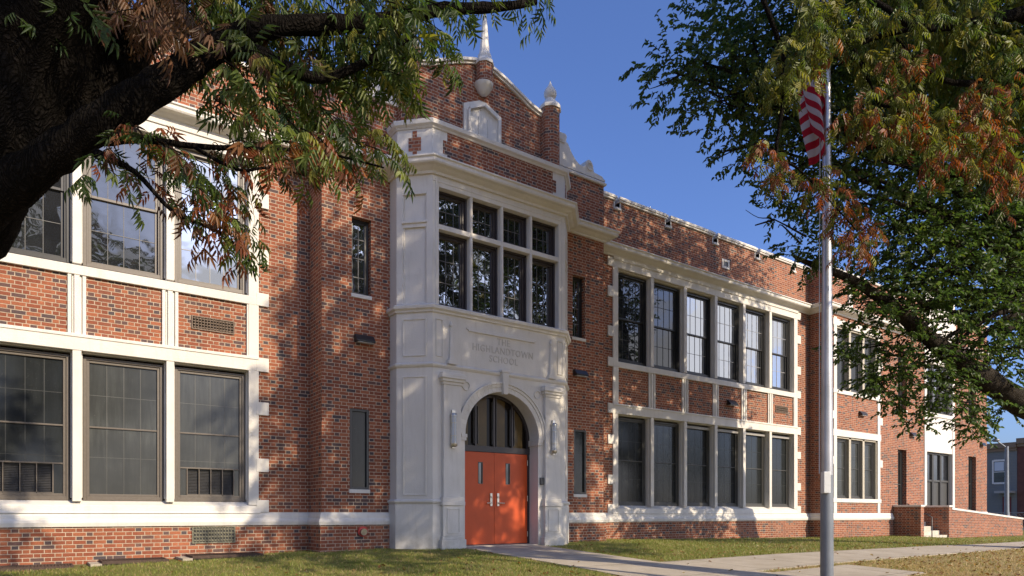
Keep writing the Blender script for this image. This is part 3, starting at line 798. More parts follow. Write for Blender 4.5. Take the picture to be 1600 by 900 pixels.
u.box(mw[0], mw[4], FY + .006, -1.2, 4.98, 5.06)
u.box(FL + .06, FL + .10, FY - .015, FY + .01, 5.06, TZ - .1); u.box(FR - .10, FR - .06, FY - .015, FY + .01, 5.06, TZ - .1)
u.box(FL, FR, FY - .012, FY + .01, 7.53, 7.56)
u.build('bay_window_stonework', M['stone'], bay, .006)
for k in range(4):
    a, b = mw[k] + (.037 if k else .004), mw[k + 1] - (.037 if k < 3 else .004)
    for (c, d, rows) in ((5.065, 6.595, 3), (6.705, 7.435, 2)):
        Y = -1.36
        f = MB(); frame_rect(f, a, b, c, d, Y - .04, Y + .06, .04); frame_rect(f, a + .04, b - .04, c + .04, d - .04, Y, Y + .07, .055)
        f.box(b - .13, b - .095, Y + .02, Y + .07, c + .09, d - .09)
        o = f.build('casement_window', M['darkpaint'], B, .004)
        g0, g1, h0, h1 = a + .095, b - .095, c + .095, d - .095
        p = MB(); p.quad((g0, Y + .05, h0), (g1, Y + .05, h0), (g1, Y + .05, h1), (g0, Y + .05, h1)); p.build('pane', M['glass_bay'], o)
        q = MB()
        for j in range(1, rows): zz = h0 + (h1 - h0) * j / rows; q.box(g0, g1, Y + .04, Y + .049, zz - .007, zz + .007)
        for j in (1, 2): xx = g0 + (g1 - g0) * j / 3; q.box(xx - .006, xx + .006, Y + .041, Y + .0485, h0, h1)
        q.build('muntin', M['muntin'], o)
bp2 = [(BL, PVY + .02), (BL, -1.0), (FL, FY), (FR, FY), (BR, -1.0), (BR, PVY + .02)]
c = MB(); c.sweep(bp2, cornp(7.66, .95)); c.build('bay_cornice', M['stone'], bay, .004)
c = MB(); c.sweep(bp2, [(-.3, 7.93), (-.02, 7.93), (-.02, 8.62), (-.3, 8.62)])
c.sweep(bp2, [(-.32, 8.60), (.0, 8.60), (.02, 8.63), (.07, 8.66), (.08, 8.74), (.02, 8.78), (-.32, 8.79)])
pp = c.build('bay_parapet', M['stone'], bay, .005)
c = MB(); c.quad((FL - .2, -1.0, 8.5), (FR + .2, -1.0, 8.5), (FR + .2, PVY, 8.5), (FL - .2, PVY, 8.5)); c.build('bay_roof', M['stone'], pp)
bk = MB(); Y = FY - .02 + .02
bk.box(6.98, 9.72, FY + .012, FY + .05, 7.97, 8.60); bk.box(6.88, 9.82, FY + .0125, FY + .05, 8.15, 8.42)
for (o, t) in (((BL, -1.0), (FL - BL, FY + 1.0)), ((FR, FY), (BR - FR, -1.0 - FY))):
    m_ = CT / 2
    bk.obox(o, t, m_ - .13, m_ + .13, -.05, -.013, 8.155, 8.43); bk.obox(o, t, m_ - .045, m_ + .045, -.05, -.0125, 8.02, 8.56)
bk.build('brick_inlay', M['brick'], pp)

# door
dr = MB(); DY = -1.22
frame_rect(dr, AC - AR + .0, AC + AR - .0, .17, 2.30, DY, DY + .10, .055, .02)
dr.box(AC - AR, AC + AR, DY - .01, DY + .12, 2.19, 2.32)
for q in (-.48, 0, .48): dr.box(AC + q - .022, AC + q + .022, DY, DY + .08, 2.3, SP + math.sqrt(AR * AR - q * q) - .02)
dr.box(AC - .045, AC - .03, DY - .02, DY + .02, 2.32, 3.42); dr.box(AC + .03, AC + .045, DY - .02, DY + .02, 2.32, 3.42)
for i in range(NA):
    a0, a1 = math.pi * i / NA, math.pi * (i + 1) / NA
    dr.extr([(AC - AR * math.cos(a0), SP + AR * math.sin(a0)), (AC - AR * math.cos(a1), SP + AR * math.sin(a1)), (AC - (AR - .07) * math.cos(a1), SP + (AR - .07) * math.sin(a1)), (AC - (AR - .07) * math.cos(a0), SP + (AR - .07) * math.sin(a0))][::-1], DY, DY + .1)
for e in (-1, 1): x0, x1 = sorted((AC + e * AR, AC + e * (AR - .07))); dr.box(x0, x1, DY, DY + .1, 2.3, SP)
df = dr.build('door_frame', M['darkpaint'], B, .003)
fl = MB(); pts = [(AC - AR + .03, 2.31)] + [(AC - (AR - .03) * math.cos(math.pi * i / 24), SP + (AR - .03) * math.sin(math.pi * i / 24)) for i in range(25)] + [(AC + AR - .03, 2.31)]
fl.add([(x, DY + .06, z) for x, z in reversed(pts)], [tuple(range(len(pts)))])
k = N('fanlight_glass'); sep = k.n('ShaderNodeSeparateXYZ'); k.l(k.geo(), sep.inputs[0])
f_ = k.m_('FRACT', k.m_('MULTIPLY', sep.outputs[0], 2.08)); st = k.mr(f_, .42, .46)
k.base(k.mix(st, (.010, .007, .005), (.10, .070, .030))); k.set(.14, 0, .12)
fl.build('fanlight', k.m, df)
for q in (-.48, .0, .48):
    v_ = MB()
    for e in (-1, 1):
        v_.box(AC + q + e * .05 - .004, AC + q + e * .05 + .004, DY - .004, DY + .05, 2.36, SP + math.sqrt(AR * AR - q * q) - .16)
    v_.build('glazing_bead', M['muntin'], df)
for sg in (-1, 1):
    x0, x1 = (AC - AR + .06, AC - .004) if sg < 0 else (AC + .004, AC + AR - .06)
    cx = (x0 + x1) / 2 + (.12 * -sg) * .75
    d = MB(); vx0, vx1, vz0, vz1 = cx - .06, cx + .06, 1.50, 1.97
    wall_grid(d, x0, x1, .195, 2.185, DY + .012, [(vx0, vx1, vz0, vz1)], .05)
    d.quad((x0, DY + .06, .195), (x0, DY + .012, .195), (x0, DY + .012, 2.185), (x0, DY + .06, 2.185)); d.quad((x1, DY + .012, .195), (x1, DY + .06, .195), (x1, DY + .06, 2.185), (x1, DY + .012, 2.185))
    do = d.build('door', M['door'], B)
    g = MB(); frame_rect(g, vx0, vx1, vz0, vz1, DY + .005, DY + .02, .012); g.build('vision_frame', M['bronze'], do)
    g = MB(); g.quad((vx0, DY + .03, vz0), (vx1, DY + .03, vz0), (vx1, DY + .03, vz1), (vx0, DY + .03, vz1)); g.build('vision_pane', M['glass_dark'], do)
    hx = AC + sg * .09
    g = MB(); g.box(hx - .028, hx + .028, DY - .012, DY + .012, 1.02, 1.30); g.tube([(hx, DY - .005, 1.09), (hx, DY - .05, 1.09), (hx + sg * .14, DY - .055, 1.085)], .012, 8); g.lathe(hx, DY - .015, [(.018, 1.2), (.018, 1.235)], 10)
    g.build('handle', M['steel'], do, .003)
    for hz in (.4, 1.2, 2.0):
        ex = AC + sg * (AR - .058)
        g = MB(); g.tube([(ex, DY - .0, hz - .06), (ex, DY - .0, hz + .06)], .011, 8); g.build('hinge', M['steel'], do)
th = MB(); th.box(AC - AR, AC + AR, DY - .34, DY + .1, .05, .178); th.build('threshold', M['concrete_step'], df)
# intercom box right of the door
g = MB(); g.box(9.335, 9.43, FY - .04, FY - .0, 1.50, 1.66); io = g.build('intercom_box', M['greyframe'], B, .005)
# wall lamps on pilasters
for sg in (-1, 1):
    cx = AC + sg * 1.30; Yl = FY - .135
    g = MB(); g.lathe(cx, Yl, [(.052, 2.27), (.052, 2.83)], 20); lo = g.build('wall_lamp', M['lampglass'], B)
    g = MB(); g.lathe(cx, Yl, [(.04, 2.20), (.07, 2.225), (.07, 2.28)], 20); g.lathe(cx, Yl, [(.07, 2.82), (.07, 2.87), (.045, 2.885)], 20); g.box(cx - .035, cx + .035, Yl, FY - .085, 2.18, 2.95)
    for i in range(6):
        a = 2 * math.pi * i / 6 + .3; g.tube([(cx + .058 * math.cos(a), Yl + .058 * math.sin(a), 2.26), (cx + .058 * math.cos(a), Yl + .058 * math.sin(a), 2.84)], .005, 6)
    for zz in (2.42, 2.68): g.lathe(cx, Yl, [(.071, zz), (.071, zz + .015)], 20)
    g.build('lamp_bracket', M['steel'], lo)

# wedge wall lights
def wedge(cx, Y, z, wd=.40):
    g = MB(); h = wd / 2
    pr = [(0, z + .16), (-.05, z + .16), (-.15, z + .04), (-.15, z + .005), (0, z + .0)]
    vs = [(cx - h, Y + a, b) for a, b in pr] + [(cx + h, Y + a, b) for a, b in pr]
    g.add(vs, [(0, 1, 2, 3, 4), (9, 8, 7, 6, 5)] + [(i, i + 5, (i + 1) % 5 + 5, (i + 1) % 5) for i in range(5)])
    o = g.build('wall_light', M['fixture'], B, .01)
    g = MB(); g.box(cx - h + .03, cx + h - .03, Y - .135, Y - .02, z - .006, z + .001); g.build('light_lens', M['lampglass'], o)
for (cx, Y, z) in ((5.52, PVY, 4.27), (mir(5.47), PVY, 4.27), (18.2, .02, 4.28), (25.0, AY, 4.45), (28.9, AY, 3.95), (35.6, AY, 3.95)): wedge(cx, Y, z)
# vents
def grille(x0, x1, z0, z1, Y, mat, nx=14, nz=4):
    g = MB(); frame_rect(g, x0, x1, z0, z1, Y - .015, Y + .02, .02)
    dx = (x1 - x0 - .04) / nx; dz = (z1 - z0 - .04) / nz
    for i in range(nx):
        for j in range(nz):
            cx = x0 + .02 + dx * (i + .5); cz = z0 + .02 + dz * (j + .5); r = min(dx, dz) * .42
            q = [(cx - dx * .36, cz), (cx - dx * .14, cz - dz * .14), (cx, cz - dz * .38), (cx + dx * .14, cz - dz * .14), (cx + dx * .36, cz), (cx + dx * .14, cz + dz * .14), (cx, cz + dz * .38), (cx - dx * .14, cz + dz * .14)]
            g.extr(q, Y - .012, Y + .012)
    for i in range(1, nx): cx = x0 + .02 + dx * i; g.box(cx - .005, cx + .005, Y - .004, Y + .01, z0 + .02, z1 - .02)
    o = g.build('vent_grille', mat, B)
    b = MB(); b.quad((x0, Y + .008, z0), (x1, Y + .008, z0), (x1, Y + .008, z1), (x0, Y + .008, z1)); b.build('grille_back', M['black'], o)
grille(2.47, 3.22, 4.25, 4.50, .014, M['terracotta']); grille(2.47, 3.22, .31, .62, -.055, M['verdigris'])
grille(20.6, 21.3, 4.28, 4.52, .014, M['terracotta'], 10, 3)
g = MB(); frame_rect(g, 17.72, 18.08, 8.55, 8.84, -.03, .01, .07); vo = g.build('parapet_vent', M['stone'], B, .005)
g = MB(); g.box(17.79, 18.01, -.012, -.002, 8.62, 8.77); g.build('vent_opening', M['black'], vo)
# standpipe with red ring
g = MB(); Y = PVY - .05
g.tube([(5.47, Y, .50), (5.47, Y - .04, .50)], .105, 20); sp = g.build('fire_connection', M['red'], B)
g = MB(); g.tube([(5.47, Y - .03, .50), (5.47, Y - .10, .49)], .068, 16); g.build('cap', M['steel'], sp)

# ---- right hand block: window groups --------------------------------------
M['beige'] = flat_mat('beige_frame', (.42, .38, .30), .5)
s = MB(); Y = AY
for (z0, z1) in ((1.40, 3.60), (5.25, 7.5)):
    s.box(23.05, 26.40, Y - .03, Y + .2, z1, z1 + .24); s.box(23.05, 26.40, Y - .04, Y + .2, z0 - .14, z0)
for x in (23.10, 26.15): s.box(x, x + .2, Y - .025, Y + .2, .88, 7.8)
for z in (2.6, 6.3, 4.2): s.box(22.92, 23.12, Y - .03, Y + .1, z, z + .28); s.box(26.33, 26.52, Y - .03, Y + .1, z, z + .28)
s.build('stone_surround', M['stone'], B, .008)
for z0, z1 in ((1.40, 3.60), (5.25, 7.5)):
    s = MB()
    for x in (24.25, 25.2): s.box(x - .07, x + .07, Y + .02, Y + .26, z0, z1)
    s.box(23.3, 23.36, Y + .02, Y + .26, z0, z1); s.box(26.09, 26.15, Y + .02, Y + .26, z0, z1); s.box(23.3, 26.15, Y + .02, Y + .26, z1 - .06, z1)
    s.build('window_mullion', M['beige'], B, .005)
for (z0, z1) in ((1.40, 3.60), (5.25, 7.5)):
    for (a, b) in ((23.36, 24.18), (24.32, 25.13), (25.27, 26.09)): storm_window(a, b, z0, z1 - .05, Y + .1, M['greyframe'], M['screen_dark'] if z0 > 4 else M['screen'], 0, .0)
s = MB()
for (a, b, z0, z1) in ((27.75, 28.45, .6, 3.38), (27.75, 28.45, 4.95, 7.1), (34.2, 35.0, .95, 3.42), (34.2, 35.0, 5.0, 7.1)):
    storm_window(a, b, z0, z1, Y + .15, M['greyframe'], M['screen_dark'], 0, .0); s.box(a - .03, b + .03, Y - .03, Y + .15, z0 - .12, z0)
# stone door bay
s.box(29.95, 30.15, Y - .03, Y + .3, .5, 8.2); s.box(32.55, 32.75, Y - .03, Y + .3, .5, 8.2)
s.box(30.15, 32.55, Y - .01, Y + .25, 3.42, 5.0); s.box(30.15, 32.55, Y - .03, Y + .2, 7.1, 8.3)
s.box(30.0, 32.7, Y - .05, Y + .2, 4.9, 5.05); s.box(29.9, 32.8, Y - .05, Y + .2, 8.2, 9.3)
s.build('stone_surround', M['stone'], B, .008)
for (a, b) in ((30.2, 30.97), (31.0, 31.7), (31.73, 32.5)):
    sash_window(a, b, 5.05, 7.1, Y + .1, M['greyframe'], M['glass'], M['muntin'], 0)
    g = MB(); frame_rect(g, a, b, .3, 3.40, Y + .1, Y + .18, .06); g.box(a, b, Y + .11, Y + .17, 2.2, 2.28); o = g.build('entry_door', M['greyframe'], B, .004)
    g = MB(); g.quad((a, Y + .16, .3), (b, Y + .16, .3), (b, Y + .16, 2.2), (a, Y + .16, 2.2)); g.build('door_panel', M['greyframe'], o)
    g = MB(); g.quad((a, Y + .16, 2.2), (b, Y + .16, 2.2), (b, Y + .16, 3.4), (a, Y + .16, 3.4)); g.build('pane', M['glass_dark'], o)
s = MB(); s.sweep([(33.2, AY), (BE, AY)], [(-.02, .68), (.10, .68), (.10, .80), (.02, .95), (-.02, .95)]); s.build('water_table', M['stone'], B, .005)
s = MB(); s.box(27.3, BE, AY - .03, AY + .02, -.4, .80); s.build('brick_plinth', M['brick'], B)

# ---- side entrance stair ---------------------------------------------------
ST = thing('entrance_stair', (28.6, -1.4, gz(28.6, -1.4)), 'side entrance stair with brick cheek walls, white copings and a long low ramp wall', 'stair')
NY = -1.62
for x in (27.34, 29.72): m = MB(); m.box(x, x + .26, NY, AY - .03, -.4, 1.12); m.build('cheek_wall', M['brick'], ST)
for x in (27.30, 29.68): m = MB(); m.box(x, x + .34, NY - .03, AY - .01, 1.12, 1.19); m.build('coping', M['stone'], ST, .008)
# low wall with sloping coping
zt = lambda x: 1.02 - (x - 29.98) * .058
m = MB(); x0, x1 = 29.98, 37.4
m.extr([(x0, -.5), (x1, -.5), (x1, zt(x1)), (x0, zt(x0))], NY + .01, NY + .27); m.build('ramp_wall', M['brick'], ST)
m = MB(); m.extr([(x0, zt(x0)), (x1 + .03, zt(x1)), (x1 + .03, zt(x1) + .08), (x0, zt(x0) + .08)], NY - .02, NY + .30); m.build('ramp_coping', M['stone'], ST, .006)
m = MB()
for i in range(4): m.box(27.61, 29.71, NY + .06 + i * .26, AY - .032 - .001 * i, -.3 - .001 * i, -.15 + .17 * (i + 1))
m.build('step', M['concrete_step'], ST, .006)
m = MB(); m.tube([(28.25, NY - .0, gz(28, NY)), (28.25, NY, .72), (28.25, NY + .9, 1.25), (28.25, NY + .95, .6)], .02, 8); m.build('handrail', M['fixture'], ST)
pave('stair_path', lambda y: (27.6, 29.7 + (.0)), list(np.linspace(NY + .3, -5.1, 9)), .012)

# ---- basement window grates -------------------------------------------------
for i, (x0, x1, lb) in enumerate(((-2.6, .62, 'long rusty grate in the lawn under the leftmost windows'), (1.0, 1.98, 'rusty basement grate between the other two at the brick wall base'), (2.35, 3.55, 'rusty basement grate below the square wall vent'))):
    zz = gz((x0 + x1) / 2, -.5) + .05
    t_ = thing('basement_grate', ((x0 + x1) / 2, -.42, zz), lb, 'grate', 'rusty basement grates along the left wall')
    g = MB()
    for (a, b, c, d) in ((x0, x1, -.75, -.72), (x0, x1, -.12, -.09), (x0, x0 + .03, -.72, -.12), (x1 - .03, x1, -.72, -.12)): g.box(a, b, c, d, zz - .04, zz + .012)
    g.build('rim', M['rust'], t_)
    g = MB()
    for x in np.arange(x0 + .05, x1 - .03, .045): g.box(x, x + .012, -.72, -.12, zz - .03, zz + .008)
    for y in (-.55, -.4, -.25): g.box(x0 + .03, x1 - .03, y, y + .01, zz - .03, zz + .004)
    g.build('grating', M['rust'], t_)
    g = MB(); g.box(x0 + .02, x1 - .02, -.73, -.11, zz - .06, zz - .045); g.build('well_shade_sheet', M['fixture'], t_)  # black sheet just under the bars, standing in for the shade of the well
    g = MB(); g.box(x0 - .16, x0 - .002, -.78, -.06, zz - .12, zz - .028); g.build('kerb', M['walk'], t_)

# ------------------------------------------------------------------ helper: a spot seen from the lawn, by bearing, height and distance
_a = R(54.57); _s, _c = math.sin(_a), math.cos(_a)
def at(px, py, dep):
    lat = (px - 800) / 1067 * dep
    return Vector((dep * _c + lat * _s, -D0 + dep * _s - lat * _c, EYE + (803 - py) / 1067 * dep))

# ------------------------------------------------------------------ flagpole and flag
fp = at(1292, 803, 9.0); fz = gz(fp.x, fp.y)
FPx, FPy = fp.x, fp.y
k = N('pole_aluminium'); k.base(k.mix(k.noise(3, 5), (.42, .42, .42), (.56, .56, .57))); k.set(.38, .75, .5); M['pole'] = k.m
k = N('pole_grey_paint'); k.base(k.mix(k.noise(3, 5), (.15, .17, .20), (.21, .235, .27))); k.set(.45, .2, .5); M['pole_low'] = k.m
FP = thing('flagpole', (FPx, FPy, fz), 'tall tapered grey metal flagpole standing in the lawn in front of the right wing', 'flagpole')
g = MB(); g.lathe(FPx, FPy, [(.082, fz - .1), (.080, 1.36)], 24); g.lathe(FPx, FPy, [(.16, fz - .05), (.16, fz + .04), (.10, fz + .07)], 24); g.build('sleeve', M['pole_low'], FP)
g = MB(); zz = np.linspace(1.36, 10.2, 12); g.lathe(FPx, FPy, [(.078 - .052 * ((z - 1.36) / 8.84), z) for z in zz], 24); g.lathe(FPx, FPy, [(.03, 10.2), (.07, 10.24), (.09, 10.3), (.07, 10.37), (.01, 10.41)], 16); g.build('shaft', M['pole'], FP)
g = MB(); vd = Vector((-.55, -.83, 0)).normalized(); sd = Vector((vd.y, -vd.x, 0))
bx = Vector((FPx, FPy, 0)) + vd * .06 - Vector((_s, -_c, 0)) * .055
g.obox((bx.x, bx.y), (_s, -_c), -.045, .045, -.03, .07, 1.12, 1.40); g.build('cleat_box', flat_mat('white_box', (.6, .62, .62), .4, 0, .05), FP, .008)
g = MB(); hx, hy = FPx - _s * .10, FPy + _c * .10
g.tube([(hx, hy, 1.38), (hx + .005, hy, 4), (hx + .03, hy, 7), (FPx - .02, FPy, 10.15)], .006, 5); g.build('halyard', M['lampglass'], FP)

def flag_mat():
    k = N('flag_cloth'); uv = k.n('ShaderNodeUVMap'); uv.uv_map = 'flag'; sep = k.n('ShaderNodeSeparateXYZ'); k.l(uv.outputs[0], sep.inputs[0])
    st = k.m_('MODULO', k.m_('FLOOR', k.m_('MULTIPLY', sep.outputs[1], 13)), 2.)
    c = k.mix(st, (.33, .010, .025), (.44, .42, .47))
    ct = k.m_('MULTIPLY', k.m_('LESS_THAN', sep.outputs[0], .4), k.m_('GREATER_THAN', sep.outputs[1], 6 / 13.))
    # stars of the canton
    fu = k.m_('SUBTRACT', k.m_('FRACT', k.m_('MULTIPLY', sep.outputs[0], 15.)), .5); fv = k.m_('SUBTRACT', k.m_('FRACT', k.m_('MULTIPLY', sep.outputs[1], 9.3)), .5)
    rr = k.m_('SQRT', k.m_('ADD', k.m_('MULTIPLY', fu, fu), k.m_('MULTIPLY', fv, fv)))
    blue = k.mix(k.m_('LESS_THAN', rr, .24), (.015, .025, .11), (.6, .6, .62))
    c = k.mix(ct, c, blue); k.base(c); k.set(.8, 0, .2)
    tr = k.n('ShaderNodeBsdfTranslucent'); k.l(c, tr.inputs['Color']); mx = k.n('ShaderNodeMixShader'); mx.inputs[0].default_value = .25
    k.l(k.b.outputs[0], mx.inputs[1]); k.l(tr.outputs[0], mx.inputs[2]); k.l(mx.outputs[0], k.out.inputs[0])
    return k.m
nu, nv = 60, 40; V = []; UV = []
top = 8.15
rt = Vector((_s, -_c, 0)); fw = Vector((_c, _s, 0))
for j in range(nv + 1):
    for i in range(nu + 1):
        u_, v_ = i / nu, j / nv
        # hoist runs down the pole, the fly falls in long folds
        ph = 2 * math.pi * (u_ * 2.1)
        spread = .05 + .27 * (1 - math.exp(-2.2 * u_)) * (.55 + .45 * math.sin(math.pi * min(1, (1 - v_) * .8 + .25)))
        x = -.05 - spread * (.55 + .45 * math.sin(ph)) - .05 * v_ * u_
        y = .12 * math.sin(ph * 1.0 + 1.2) * min(1, 3 * u_) + .03 * math.sin(ph * 2.3 + v_ * 3)
        z = top - (1 - v_) * (1.5 - .35 * u_) - 1.55 * u_ ** .9 + .06 * math.sin(ph + 2 * v_)
        p = Vector((FPx, FPy, 0)) + rt * x + fw * y; V.append((p.x, p.y, z)); UV.append((u_, v_))
me = bpy.data.meshes.new('flag'); F_ = [(j * (nu + 1) + i, j * (nu + 1) + i + 1, (j + 1) * (nu + 1) + i + 1, (j + 1) * (nu + 1) + i) for j in range(nv) for i in range(nu)]
me.from_pydata(V, [], F_); ul = me.uv_layers.new(name='flag')
for p in me.polygons:
    p.use_smooth = True
    for li in p.loop_indices: ul.data[li].uv = UV[me.loops[li].vertex_index]
me.materials.append(flag_mat()); fo = bpy.data.objects.new('flag', me); COL.objects.link(fo)
tag(fo, 'red and white striped flag with blue canton hanging limp on the flagpole', 'flag')

# ------------------------------------------------------------------ leaves
def leaflet(bx, by, bz, ang, L, wd, droop, V, F):
    ca, sa = math.cos(ang), math.sin(ang)
    pts = [(0, 0, 0), (.30 * L, wd * .5, .012), (.66 * L, wd * .42, .004), (L, 0, -.02), (.66 * L, -wd * .42, .004), (.30 * L, -wd * .5, .012)]
    b = len(V)
    for x, y, z in pts: V.append((bx + x * ca - y * sa, by + x * sa + y * ca, bz + z - droop * (x / L) ** 1.3 * L))
    F += [(b, b + 1, b + 2, b + 3), (b, b + 3, b + 4, b + 5)]
def tpl_compound():
    V, F = [], []
    L = .098
    for t, sg in ((.06, 1), (.075, -1), (.115, 1), (.13, -1), (.17, 1), (.18, -1)):
        leaflet(t, 0, -.6 * t * t, sg * R(46), L * (.8 + .2 * t / .18), .028, .85, V, F)
    leaflet(.195, 0, -.024, 0, L * 1.1, .028, .9, V, F)
    b = len(V); V += [(0, .002, 0), (.2, .001, -.014), (.2, -.001, -.014), (0, -.002, 0)]; F += [(b, b + 1, b + 2, b + 3)]
    return np.array(V), F
def tpl_simple():
    V, F = [], []; leaflet(0, 0, 0, 0, .095, .055, .25, V, F); return np.array(V), F
TC, TS = tpl_compound(), tpl_simple()
def leaves(name, mat, parent, P, D, S, Cc, tpl, upj=.5):
    P = np.array(P, float); D = np.array(D, float); S = np.array(S, float); Cc = np.array(Cc, float); n = len(P)
    TV, TF = tpl; k = len(TV)
    D /= np.linalg.norm(D, axis=1)[:, None] + 1e-9
    U = np.array([0, 0, 1.]) + rng.normal(0, upj, (n, 3))
    Yv = np.cross(U, D); Yv /= np.linalg.norm(Yv, axis=1)[:, None] + 1e-9; Zv = np.cross(D, Yv)
    W = P[:, None, :] + S[:, None, None] * (TV[None, :, 0:1] * D[:, None, :] + TV[None, :, 1:2] * Yv[:, None, :] + TV[None, :, 2:3] * Zv[:, None, :])
    o0 = ORG.get(parent.name, Vector((0, 0, 0))) if parent else Vector((0, 0, 0))
    W = W.reshape(-1, 3) - np.array(o0)
    f = np.array(TF)   # quads
    FF = (f[None] + (np.arange(n) * k)[:, None, None]).reshape(-1, 4)
    me = bpy.data.meshes.new(name); me.vertices.add(len(W)); me.vertices.foreach_set('co', W.ravel())
    me.loops.add(FF.size); me.loops.foreach_set('vertex_index', FF.ravel().astype(np.int32))
    me.polygons.add(len(FF)); me.polygons.foreach_set('loop_start', np.arange(0, FF.size, 4, dtype=np.int32)); me.polygons.foreach_set('loop_total', np.full(len(FF), 4, dtype=np.int32))
    me.update(calc_edges=True)
    ca = me.color_attributes.new('tint', 'FLOAT_COLOR', 'POINT'); cc = np.ones((n, k, 4)); cc[:, :, :3] = Cc[:, None, :] * (1 + rng.normal(0, .12, (n, k // 6 + 1)).repeat(6, axis=1)[:, :k, None])
    ca.data.foreach_set('color', np.clip(cc, .005, 1).ravel())
    me.materials.append(mat); o = bpy.data.objects.new(name, me); COL.objects.link(o)
    if parent: o.parent = parent
    return o
PAL = {'g': [(.065, .11, .022), (.045, .08, .018), (.11, .15, .028)], 'o': [(.14, .165, .028), (.21, .20, .04), (.10, .125, .025)],
       'r': [(.23, .065, .028), (.16, .048, .024), (.27, .11, .04)], 'b': [(.12, .055, .03), (.085, .04, .024), (.16, .075, .04)], 'd': [(.058, .100, .028), (.085, .13, .035), (.043, .077, .023)]}
class Foliage:
    def __init__(s): s.P = []; s.D = []; s.S = []; s.C = []
    def twig(s, wood, p0, d, L, n, pal, scale=1., droop=.6, side=.75):
        d = Vector(d).normalized(); pts = [Vector(p0)]
        for i in range(5):
            d = (d + Vector((0, 0, -droop * .25)) + Vector(rng.normal(0, .08, 3))).normalized(); pts.append(pts[-1] + d * L / 5)
        if wood is not None: wood.tube(pts, [.006 * scale * (1.3 - i / 5) for i in range(6)], 4, cap=False)
        for i in range(n):
            t = (i + .6) / n * 5; a = int(min(4, t)); p = pts[a].lerp(pts[a + 1], t - a); dd = (pts[a + 1] - pts[a]).normalized()
            sdv = dd.cross(Vector((0, 0, 1)))
            if sdv.length < .1: sdv = Vector((1, 0, 0))
            sdv.normalize(); sg = 1 if i % 2 else -1
            v = dd * .55 + sdv * sg * side + Vector((0, 0, -.35 * droop)) + Vector(rng.normal(0, .22, 3))
            ch = pal[rng.integers(len(pal))]; col = PAL[ch][rng.integers(3)]
            s.P.append(p); s.D.append(v); s.S.append(scale * rng.uniform(.75, 1.15)); s.C.append(np.array(col) * rng.uniform(.8, 1.25))
    def blob(s, c, r, n, per, pal, scale, L=.35, wood=None, flat=1., droop=.4):
        for _ in range(n):
            v = rng.normal(0, 1, 3); v /= np.linalg.norm(v); q = v * rng.uniform(0, 1) ** .42
            p = Vector((c[0] + q[0] * r[0], c[1] + q[1] * r[1], c[2] + q[2] * r[2]))
            d = Vector((v[0], v[1], v[2] * flat * .4)) + Vector(rng.normal(0, .35, 3)) * 1
            s.twig(wood, p, d, L, per, pal, scale, droop)
def smooth_path(P, k=4):
    P = [Vector(p[:3]) if not isinstance(p, Vector) else p for p in P]; out = []
    for i in range(len(P) - 1):
        p0 = P[max(0, i - 1)]; p1 = P[i]; p2 = P[i + 1]; p3 = P[min(len(P) - 1, i + 2)]
        for j in range(k):
            t = j / k; out.append(.5 * ((2 * p1) + (p2 - p0) * t + (2 * p0 - 5 * p1 + 4 * p2 - p3) * t * t + (3 * p1 - p0 - 3 * p2 + p3) * t ** 3))
    out.append(P[-1]); return out
def limb(mb, pts, rads, seg=10, k=4, wob=.0):
    P = smooth_path(pts, k); n = len(P); rr = list(np.interp(np.linspace(0, len(rads) - 1, n), range(len(rads)), rads))
    if wob: P = [p + Vector(rng.normal(0, wob, 3)) * r for p, r in zip(P, rr)]
    rr = [r * (1 + .06 * math.sin(i * 1.7) + .04 * math.sin(i * 3.1)) for i, r in enumerate(rr)]
    mb.tube(P, rr, seg, noise=.08); return P

# ---- near ash on the left --------------------------------------------------
b0 = at(-560, 803, 4.6); zb = gz(b0.x, b0.y)
TL = thing('ash_tree', (b0.x, b0.y, zb), 'big dark leaning ash tree at the left with green and rust leaves over the windows', 'tree')
tw = MB()
trunkL = limb(tw, [(b0.x, b0.y, zb - .2), at(-380, 760, 4.5), at(-250, 560, 4.3), at(-118, 325, 4.2), at(-25, 165, 4.2), at(50, 30, 4.3), at(110, -120, 4.6), at(150, -420, 5.2), at(200, -800, 6.2)], [.62, .48, .45, .43, .44, .46, .42, .3, .1], 22, 5, .02)
limb(tw, [at(-60, 350, 4.15), at(40, 275, 4.05), at(120, 218, 4.0), at(188, 172, 4.0), at(262, 125, 4.1), at(325, 82, 4.2), at(400, 45, 4.3), at(520, 38, 4.5), at(620, 30, 4.7), at(690, 15, 4.8), at(770, 12, 4.9), at(838, 3, 5.0)], [.16, .12, .10, .105, .095, .085, .065, .06, .05, .042, .034, .02], 14, 5, .03)
limb(tw, [at(10, 215, 4.25), at(95, 190, 4.35), at(170, 130, 4.5), at(220, 60, 4.6), at(285, -30, 4.9), at(380, -200, 5.4), at(450, -420, 6.0)], [.15, .13, .12, .11, .09, .06, .03], 12, 4, .03)
limb(tw, [at(20, 160, 4.2), at(80, 20, 4.0), at(160, -80, 4.0), at(300, -260, 4.6)], [.2, .17, .12, .06], 12, 4, .03)
limb(tw, [at(340, 80, 4.2), at(405, 85, 4.25), at(450, 108, 4.3), at(500, 122, 4.4), at(560, 103, 4.5), at(615, 70, 4.6), at(650, 58, 4.7)], [.06, .05, .04, .034, .028, .02, .012], 8, 4)
limb(tw, [at(165, 215, 4.0), at(230, 218, 3.95), at(300, 228, 3.95), at(380, 232, 4.0), at(450, 234, 4.1), at(520, 242, 4.2), at(600, 262, 4.3)], [.05, .022, .017, .014, .011, .008, .005], 6, 4)
